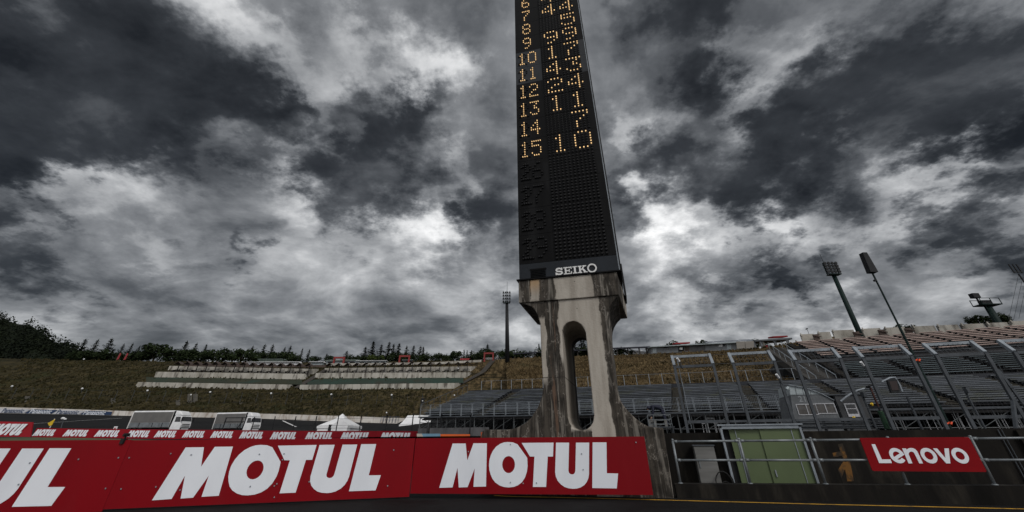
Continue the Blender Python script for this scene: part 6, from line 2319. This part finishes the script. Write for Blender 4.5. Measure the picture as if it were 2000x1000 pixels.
# dark covered walkway on posts, either side of the pylon
cvq = at(1140, 690, 158)
cv = empty('covered_walkway', cvq, 'long dark roofed walkway on posts along the crest behind the pylon', 'walkway')
CP = [(1002, 692, 165), (1060, 688.3, 163), (1140, 684.5, 158), (1205, 681, 155), (1272, 678.5, 151)]
for (xa, ya, Ya), (xb, yb, Yb) in zip(CP, CP[1:]):
    a, b = at(xa, ya, Ya), at(xb, yb, Yb)
    g_ = (b - a).normalized() * .02
    th, up = Vector((0, 4, .5)), Vector((0, 0, .42))
    MB().hexa([a, b - g_, b - g_ + th, a + th, a + up, b - g_ + up, b - g_ + th + up, a + th + up]).build('roof', surf('walkway_roof', (0.012, 0.014, 0.024), (0.018, 0.02, 0.032), .8, .6), cv, tuple(cvq))
for x in (1005, 1024, 1044, 1062, 1090, 1128, 1148, 1172, 1205, 1226, 1248, 1262):
    Y = lerp([(c[0], c[2]) for c in CP], x) + .6
    t = at(x, lerp([(c[0], c[1]) for c in CP], x), Y)
    b = at(x, lerp(RIDGE, x) + 1.5, Y)
    MB().box(t.x - .2, t.x + .2, Y, Y + .35, b.z - .6, t.z - .01).build('post', TIMB, cv, tuple(cvq))
for i, (x, y, w_, lab) in enumerate(((1021, 701, 5, 'small white van under the dark walkway left of the pylon'), (1045, 701, 9, 'white and red stall under the dark walkway left of the pylon'), (1054, 690, 14, 'pale roofed kiosk top behind the walkway left of the pylon'), (1248, 690, 24, 'white event tent seen under the walkway right of the pylon'), (1268, 690, 10, 'second white tent under the walkway next to the grey building'))):
    Y = lerp(RIDGEY, x) + 6
    b = at(x, y, Y)
    hw_ = w_ / 2 * Y * .0012
    m_ = MB()
    m_.box(b.x - hw_, b.x + hw_, Y, Y + 2.4, b.z - .8, b.z + .55)
    m_.hexa([(b.x - hw_ - .1, Y - .1, b.z + .56), (b.x + hw_ + .1, Y - .1, b.z + .56), (b.x + hw_ + .1, Y + 2.5, b.z + .56), (b.x - hw_ - .1, Y + 2.5, b.z + .56), (b.x - hw_ * .6, Y + .7, b.z + 1.15), (b.x + hw_ * .6, Y + .7, b.z + 1.15), (b.x + hw_ * .6, Y + 1.7, b.z + 1.15), (b.x - hw_ * .6, Y + 1.7, b.z + 1.15)])
    tag(m_.build('white_stall', CANV, None, tuple(b)), lab, 'stall')

# ================================================================== floodlight masts
def flood_head(e, base, c, w, h, rows, cols, fr_=None):
    """c: centre bottom of the head; lamps face the camera side"""
    m_ = MB()
    for r_ in range(rows):
        z = c.z + h * r_ / rows
        m_.box(c.x - w / 2, c.x + w / 2, c.y - .1, c.y + .1, z, z + .12)
    for k in (-1, 0, 1):
        m_.box(c.x + k * w * .4 - .07, c.x + k * w * .4 + .07, c.y + .101, c.y + .25, c.z - .1, c.z + h)
    m_.box(c.x - w * .4, c.x + w * .4, c.y - .5, c.y + .6, c.z - .22, c.z - .12)
    hd_ = m_.build('head_frame', GREENM, e, tuple(base))
    for r_ in range(rows):
        for k in range(cols):
            x = c.x - w / 2 + w * (k + .5) / cols
            z = c.z + h * r_ / rows + .38
            y = c.y - .2
            s_ = w / cols * .42
            MB().lathe([(0, .28), (s_ * .55, .2), (s_, -.12), (s_ * .9, -.16), (0, -.18)], (x, y, z), 10, 'y').build('lamp', DARKM, hd_, tuple(base))


b = at(991, 704, 150)
t = at(990, 592, 150)
e = empty('floodlight_mast', b, 'dark floodlight mast on the crest left of the pylon', 'floodlight mast', 'floodlight masts')
MB().tube([b - Vector((0, 0, .6)), t], .85, 14, r1=.55).build('mast', DARKM, e, tuple(b), smooth=True)
flood_head(e, b, t + Vector((-.1, -.4, .1)), 3.2, 4.6, 4, 4)
MB().tube([t + Vector((.1, 0, 4)), t + Vector((.1, 0, 8.4))], .06, 5).build('antenna', DARKM, e, tuple(b))
b = at(1684, 662, 75)
t = at(1625, 537, 75)
e = empty('floodlight_mast', b, 'tall green floodlight mast behind the tan stand', 'floodlight mast', 'floodlight masts')
MB().tube([b - Vector((0, 0, 6)), Vector((b.x, b.y, t.z))], .5, 14, r1=.36).build('mast', GREENM, e, tuple(b), smooth=True)
flood_head(e, b, Vector((b.x - .1, b.y - .3, t.z + .1)), 2.9, 2.35, 4, 4)
MB().tube([Vector((b.x - .9, b.y, t.z + 2)), Vector((b.x - .9, b.y, t.z + 4.4))], .04, 5).build('antenna', DARKM, e, tuple(b))
b = at(1949, 630, 72)
zt_ = at(1928, 597, 72).z
e = empty('floodlight_mast', b, 'short green mast with a railed platform and one big lamp at far right', 'floodlight mast', 'floodlight masts')
MB().tube([b - Vector((0, 0, 5)), Vector((b.x, b.y, zt_))], .62, 12, r1=.5).build('mast', GREENM, e, tuple(b), smooth=True)
c = Vector((b.x, b.y, zt_))
m_ = MB()
m_.box(c.x - 1.7, c.x + 1.9, c.y - .9, c.y + .9, c.z, c.z + .15)
for (x, y) in ((-1.65, -.85), (1.85, -.85), (-1.65, .85), (1.85, .85), (.2, -.85)):
    m_.bar(c + Vector((x, y, .15)), c + Vector((x, y, 1.15)), .09)
for y in (-.85, .85):
    m_.bar(c + Vector((-1.7, y, 1.15)), c + Vector((1.9, y, 1.15)), .09)
m_.build('platform', GREENM, e, tuple(b))
m_ = MB()
m_.box(c.x - 1.8, c.x - .6, c.y - .4, c.y + .4, c.z + 1.4, c.z + 2.2)
m_.bar(c + Vector((-1.0, 0, .15)), c + Vector((-1.1, 0, 1.5)), .2)
m_.box(c.x - .9, c.x + .8, c.y - .4, c.y + .4, c.z + .3, c.z + .9)
m_.build('lamp', DARKM, e, tuple(b))
m_ = MB()
for k in range(8):
    z = b.z - .3 + (zt_ - b.z) * k / 8
    m_.bar(Vector((b.x - .9, b.y - .5, z)), Vector((b.x - .55, b.y - .5, z)), .05)
m_.bar(Vector((b.x - .9, b.y - .5, b.z - 1)), Vector((b.x - .9, b.y - .5, zt_)), .06)
m_.build('ladder', GREENM, e, tuple(b))
# slim lamps and wires at the right edge
b = at(2049, 620, 70)
e = empty('stadium_antenna', b, 'dark antenna at the right edge with thin stay wires', 'antenna')
MB().tube([b - Vector((0, 0, 4)), Vector((b.x, 70, at(1990, 535, 70).z))], .12, 8).build('pole', DARKM, e, tuple(b))
zz_ = at(1996, 528, 70).z
m_ = MB()
for dx in (-.6, .1, .8):
    m_.bar(Vector((b.x + dx, 70, zz_ - .5)), Vector((b.x + dx, 70, zz_ + 1.2)), .16)
m_.bar(Vector((b.x - .7, 70, zz_ - .3)), Vector((b.x + .9, 70, zz_ - .3)), .14)
m_.build('aerial', DARKM, e, tuple(b))
m_ = MB()
for (xa, ya) in ((1970, 624), (1980, 624), (1990, 622)):
    m_.bar(at(xa, ya, 66), Vector((b.x, 70, zz_ - .3 - (xa - 1966) * .1)), .03)
m_.build('stay_wire', DARKM, e, tuple(b))
# weather vane on the cream block
b = at(1581, 655, 62)
tag(MB().tube([b, Vector((b.x, 62, at(1580, 641, 62).z))], .03, 5).tube([Vector((b.x - .2, 62, at(1580, 643, 62).z)), Vector((b.x + .1, 62, at(1580, 641.5, 62).z))], .08, 5).build('wind_vane', DARKM, None, tuple(b)), 'thin wind vane standing on the cream parapet block', 'vane')

# ================================================================== trees
def tri_leaf(vs, fs, c, s, nrm):
    n_ = len(vs)
    nrm = nrm.normalized()
    a = nrm.cross(Vector((random.gauss(0, 1), random.gauss(0, 1), random.gauss(0, 1)))).normalized() * s
    b = nrm.cross(a).normalized() * s * random.uniform(.5, .9)
    vs += [c - a * .6 - b * .5, c + a * .7 - b * .3, c + a * .2 + b * .8, c - a * .5 + b * .4]
    fs.append((n_, n_ + 1, n_ + 2, n_ + 3))


def conifer(seed, H=8.0):
    random.seed(seed)
    vs, fs = [], []
    tiers = 15
    bare = random.uniform(.06, .14)
    for k in range(tiers):
        t = bare + (1 - bare) * k / tiers
        rad = (1.0 - t) ** 1.05 * H * .30 * random.uniform(.65, 1.25) + .10
        nb = random.randint(6, 9)
        for j in range(nb):
            q = random.uniform(0, 2 * math.pi)
            ln = rad * random.uniform(.55, 1.15)
            for m in range(max(3, int(ln / .22))):
                f_ = (m + .5) / max(3, int(ln / .22))
                p = Vector((math.cos(q) * ln * f_, math.sin(q) * ln * f_, t * H + ln * f_ * .35 - .3 * f_ * f_ + random.gauss(0, .06)))
                for _ in range(2):
                    tri_leaf(vs, fs, p + Vector((random.gauss(0, .10), random.gauss(0, .10), random.gauss(0, .10))), random.uniform(.20, .42) * (1.15 - .35 * f_) * (1.1 - .6 * t), Vector((random.gauss(0, .6), random.gauss(0, .6), 1)))
    for k in range(8):
        tri_leaf(vs, fs, Vector((random.gauss(0, .05), random.gauss(0, .05), H * (.93 + .012 * k))), .14, Vector((1, random.gauss(0, 1), .3)))
    return vs, fs


def bush(seed, H=4.2):
    random.seed(seed)
    vs, fs = [], []
    lobes = []
    for k in range(9):
        q = random.uniform(0, 2 * math.pi)
        rr = random.uniform(.2, 1.0) * H * .38
        lobes.append((Vector((math.cos(q) * rr, math.sin(q) * rr, random.uniform(.35, .85) * H)), random.uniform(.16, .30) * H))
    for (c, r_) in lobes:
        for m in range(75):
            d = Vector((random.gauss(0, 1), random.gauss(0, 1), random.gauss(0, 1))).normalized()
            p = c + d * r_ * random.uniform(.55, 1.12)
            if p.z < .15:
                continue
            tri_leaf(vs, fs, p, random.uniform(.18, .40), d + Vector((random.gauss(0, .5), random.gauss(0, .5), random.gauss(0, .5))))
    return vs, fs


def make_tree(kind, seed, mat):
    e = bpy.data.objects.new('pine_tree' if kind == 'c' else 'broadleaf_tree', None)
    COL.objects.link(e)
    vs, fs = conifer(seed) if kind == 'c' else bush(seed)
    MB().add(vs, fs).build('crown', mat, e)
    m_ = MB()
    if kind == 'c':
        m_.tube([(0, 0, -.6), (.05, 0, 3), (0, 0, 7.6)], .17, 6, r1=.03)
    else:
        m_.tube([(0, 0, -.6), (.05, .03, 1.4), (.1, 0, 2.6)], .16, 6, r1=.06)
        m_.tube([(.04, 0, 1.2), (.8, .3, 2.5)], .08, 5, r1=.03)
        m_.tube([(.04, 0, 1.1), (-.7, -.2, 2.4)], .08, 5, r1=.03)
    m_.build('trunk', TRUNK, e)
    return e


PROT = {('c', i): None for i in range(4)}
PROT.update({('b', i): None for i in range(4)})
PROT[('l', 0)] = None


def plant(kind, x, yt, name_lab, var, wide=1.0, Yoff=8, group=None, Yabs=None, yb=None):
    Y = Yabs or lerp(RIDGEY, x) + Yoff
    zb = at(x, yb if yb else lerp(RIDGE, x) + .5, lerp(RIDGEY, x) if not Yabs else Yabs).z - .4
    zt = at(x, yt, Y).z
    X = at(x, (yt + lerp(RIDGE, x)) / 2, Y).x
    key = (kind, var)
    H = 8.0 if kind == 'c' else 4.2
    if PROT[key] is None:
        PROT[key] = make_tree('c' if kind == 'c' else 'b', 11 * var + (3 if kind == 'c' else 50), {'c': CONL, 'b': BUSHL, 'l': LIMEL}[kind])
        o = PROT[key]
    else:
        o = copy_tree(PROT[key])
    s_ = (zt - zb) / (H * (.99 if kind == 'c' else .98))
    rs = random.Random(int(x * 13))
    o.location = (X, Y, zb)
    o.scale = (s_ * wide, s_ * wide, s_)
    o.rotation_euler.z = rs.uniform(0, 6.28)
    tag(o, name_lab, 'pine tree' if kind == 'c' else 'tree', group)


CON = {
    'on the left crest before the wooded hill': [(158, 663, 1.2), (182, 665, 1.1), (209, 662, 1.35), (235, 673, .95), (252, 672, 1.0), (267, 677, 1.0)],
    'in the crest row above the left terrace walls': [(358, 668, 1.3), (378, 672, 1.1), (398, 674, 1.0), (490, 677, 1.0), (513, 674, 1.1), (529, 674, 1.1), (553, 680, 1.0), (564, 677, 1.1)],
    'on the crest around the left red gate': [(588, 682, .9), (602, 684, 1.0), (637, 692, 1.2), (676, 687, 1.6)],
    'in the tall clump between two red gates': [(712, 679, 1.4), (727, 668, 1.3), (743, 674, 1.3), (758, 669, 1.3), (767, 673, 1.1), (778, 672, 1.3), (793, 677, 1.1)],
    'on the crest right of the middle red gate': [(807, 676, 1.1), (820, 678, 1.3), (826, 679, 1.2), (833, 688, .9), (906, 684, .9), (912, 685, .9), (921, 685, 1.0), (952, 674, 1.2)],
    'beside the pylon, beyond the dark walkway': [(1122, 661, 1.3), (1136, 661, 1.1), (1141, 662, 1.1), (1053, 673, 1.0)],
}
for loc, ts in CON.items():
    for i, (x, yt, w_) in enumerate(ts):
        yt -= 1.5
        plant('c', x, yt, f'slender dark pine {loc}, {ORD[i]} from the left', (i + int(x)) % 4, w_ * 1.4, group='pines on the crest')
BUS = {
    'at the foot of the wooded hill': [(150, 686, 1.4), (164, 684, 1.5), (180, 686, 1.5), (196, 685, 1.6), (212, 683, 1.6), (228, 691, 1.4), (244, 690, 1.4), (262, 689, 1.3), (273, 686, 1.2)],
    'on the crest left of the left shelters': [(283, 674, 1.3), (305, 672, 1.4), (330, 677, 1.2)],
    'behind the left shelters': [(345, 681, 1.3), (368, 681, 1.3), (390, 682, 1.3), (420, 678, 1.3), (437, 680, 1.1), (458, 678, 1.2), (474, 677, 1.2), (500, 686, 1.4), (520, 684, 1.4), (540, 687, 1.4), (560, 687, 1.3), (580, 689, 1.3)],
    'around the left red gate': [(614, 696, 1.5), (645, 695, 1.3), (690, 692, 1.2), (700, 695, 1.5)],
    'in the clump between two red gates': [(716, 692, 1.6), (750, 690, 1.5), (772, 689, 1.5), (790, 690, 1.5)],
    'right of the middle red gate': [(806, 692, 1.3), (824, 692, 1.3), (842, 690, 1.2), (857, 689, 1.1), (868, 690, 1.1), (880, 692, 1.3), (892, 686, 1.2), (908, 692, 1.6), (925, 692, 1.5), (938, 677, 1.3), (951, 680, 1.2), (963, 690, 1.0)],
    'left of the pylon behind the walkway': [(978, 685, 1.0), (986, 682, 1.0), (1005, 679, 1.2), (1012, 683, 1.1), (1028, 684, 1.1), (1050, 679, .9)],
    'right of the pylon behind the walkway': [(1206, 681, 1.3), (1215, 678, 1.2), (1232, 683, 1.3), (1132, 676, 1.6)],
}
for loc, ts in BUS.items():
    for i, (x, yt, w_) in enumerate(ts):
        plant('b', x, yt, f'bushy green tree {loc}, {ORD[i]} from the left', (i + int(x)) % 4, w_, Yoff=6, group='bushy trees on the crest')
plant('l', 735, 693, 'light green bushy tree at the foot of the tall pine clump', 0, 1.7, Yoff=4)
plant('b', 1371, 662, 'small dark tree on the crest behind the grey building', 1, 1.0, Yoff=10, yb=676)
plant('b', 1316, 668, 'dark bush behind the red roof of the crest building', 2, 1.6, Yoff=10, yb=680)
plant('b', 1477, 659, 'dark bush behind the roof panels of the crest building', 3, 1.6, Yoff=12, yb=668)
plant('b', 1750, 634, 'round dark tree behind the parapet at the foot of the tall mast', 0, 1.5, Yabs=72, yb=652)
plant('b', 1772, 636, 'low dark tree behind the parapet, right of the tall mast', 2, 1.5, Yabs=73, yb=650)
plant('b', 1900, 614, 'spreading dark tree left of the short platform mast', 1, 1.5, Yabs=75, yb=640)
plant('b', 1940, 611, 'dark tree at the foot of the short platform mast', 3, 1.1, Yabs=76, yb=638)
plant('b', 1952, 619, 'small dark tree just right of the short platform mast', 0, 1.0, Yabs=76, yb=638)

# wooded hill at the far left
FOT = [(-420, 560), (-200, 580), (-60, 600), (0, 614), (22, 619), (35, 624), (55, 624), (72, 632), (90, 648), (110, 662), (130, 668), (150, 677), (168, 690)]
mcols = list(range(-420, 176, 24))


def mound_rows(x):
    yt = lerp(FOT, x) + 9
    b_ = at(x, 704, 180)
    t_ = at(x, min(yt, 702), 225)
    return [at(x, 707, 176), b_, at(x, (704 + yt) / 2, 203), t_, Vector((t_.x * 1.1, 260, t_.z - 4)), Vector((t_.x * 1.3, 330, 10))]


struct(loft(mcols, mound_rows).build('wooded_hill', FORL, smooth=True))
random.seed(99)
vs, fs = [], []
for k in range(520):
    x = random.uniform(-130, 162)
    yt = lerp(FOT, x)
    f_ = random.random() ** .8
    y = yt + 2 + (703 - yt) * f_
    Y = 225 - 45 * f_
    c = at(x, y, Y - 1.5)
    r_ = random.uniform(1.6, 3.0)
    for m in range(34):
        d = Vector((random.gauss(0, 1), random.gauss(0, .8), random.gauss(0, 1))).normalized()
        hgt_ = random.uniform(.5, 1.15)
        tri_leaf(vs, fs, c + Vector((d.x * r_, d.y * r_, d.z * r_ * 1.15)) * hgt_, random.uniform(.35, .85), d + Vector((random.gauss(0, .5), random.gauss(0, .5), random.gauss(0, .5))))
o = MB().add(vs, fs).build('forest', FORL)
o['kind'] = 'stuff'
tag(o, 'dense dark forest covering the hill at the left edge', 'forest')

# tufts of grass over both slopes
def scatter_tufts(name, src, count, mat, seed, ymax=172, label=None, xlo=-190, xhi=75):
    rs = random.Random(seed)
    me = src.data
    polys, acc_, tot = [], [], 0.0
    for p in me.polygons:
        c = p.center
        if 106 < c.y < ymax or (name == 'dry_grass_tufts' and 46 < c.y < ymax):
            if xlo < c.x < xhi:
                tot += p.area
                polys.append(p)
                acc_.append(tot)
    import bisect
    vs, fs = [], []
    for k in range(count):
        p = polys[bisect.bisect_left(acc_, rs.random() * tot)]
        q = [me.vertices[i].co for i in p.vertices]
        a, b = rs.random(), rs.random()
        pos = (q[0] * (1 - a) + q[1] * a) * (1 - b) + (q[3] * (1 - a) + q[2] * a) * b if len(q) == 4 else q[0]
        s_ = rs.uniform(.25, .7) * (1.0 if pos.y > 100 else .7)
        for j in range(3):
            t = rs.uniform(0, 3.14)
            dx, dy = math.cos(t) * s_ * .5, math.sin(t) * s_ * .5
            lx, ly = rs.uniform(-.3, .3) * s_, rs.uniform(-.3, .3) * s_
            h = s_ * rs.uniform(.5, 1.0)
            n_ = len(vs)
            vs += [(pos.x - dx, pos.y - dy, pos.z - .05), (pos.x + dx, pos.y + dy, pos.z - .05), (pos.x + dx * .3 + lx, pos.y + dy * .3 + ly, pos.z + h), (pos.x - dx * .6 + lx, pos.y - dy * .6 + ly, pos.z + h * .8)]
            fs.append((n_, n_ + 1, n_ + 2, n_ + 3))
    o = MB().add(vs, fs).build(name, mat)
    o['kind'] = 'stuff'
    return tag(o, label, 'grass')


TUFT = surf('tuft_green', (0.026, 0.024, 0.010), (0.066, 0.055, 0.026), .15, .95, world=True, c3=(0.018, 0.020, 0.008), s3=.06, spec=.1)
TUFD = surf('tuft_dry', (0.075, 0.053, 0.026), (0.15, 0.11, 0.058), .15, .95, world=True, c3=(0.038, 0.030, 0.014), s3=.07, spec=.1)
scatter_tufts('grass_tufts', hill, 9000, TUFT, 5, label='rough dark green grass tufts over the left slope', xhi=-22)
scatter_tufts('dry_grass_tufts', bank, 9000, TUFD, 6, ymax=160, label='rough dry brown grass tufts over the slope behind the stand')
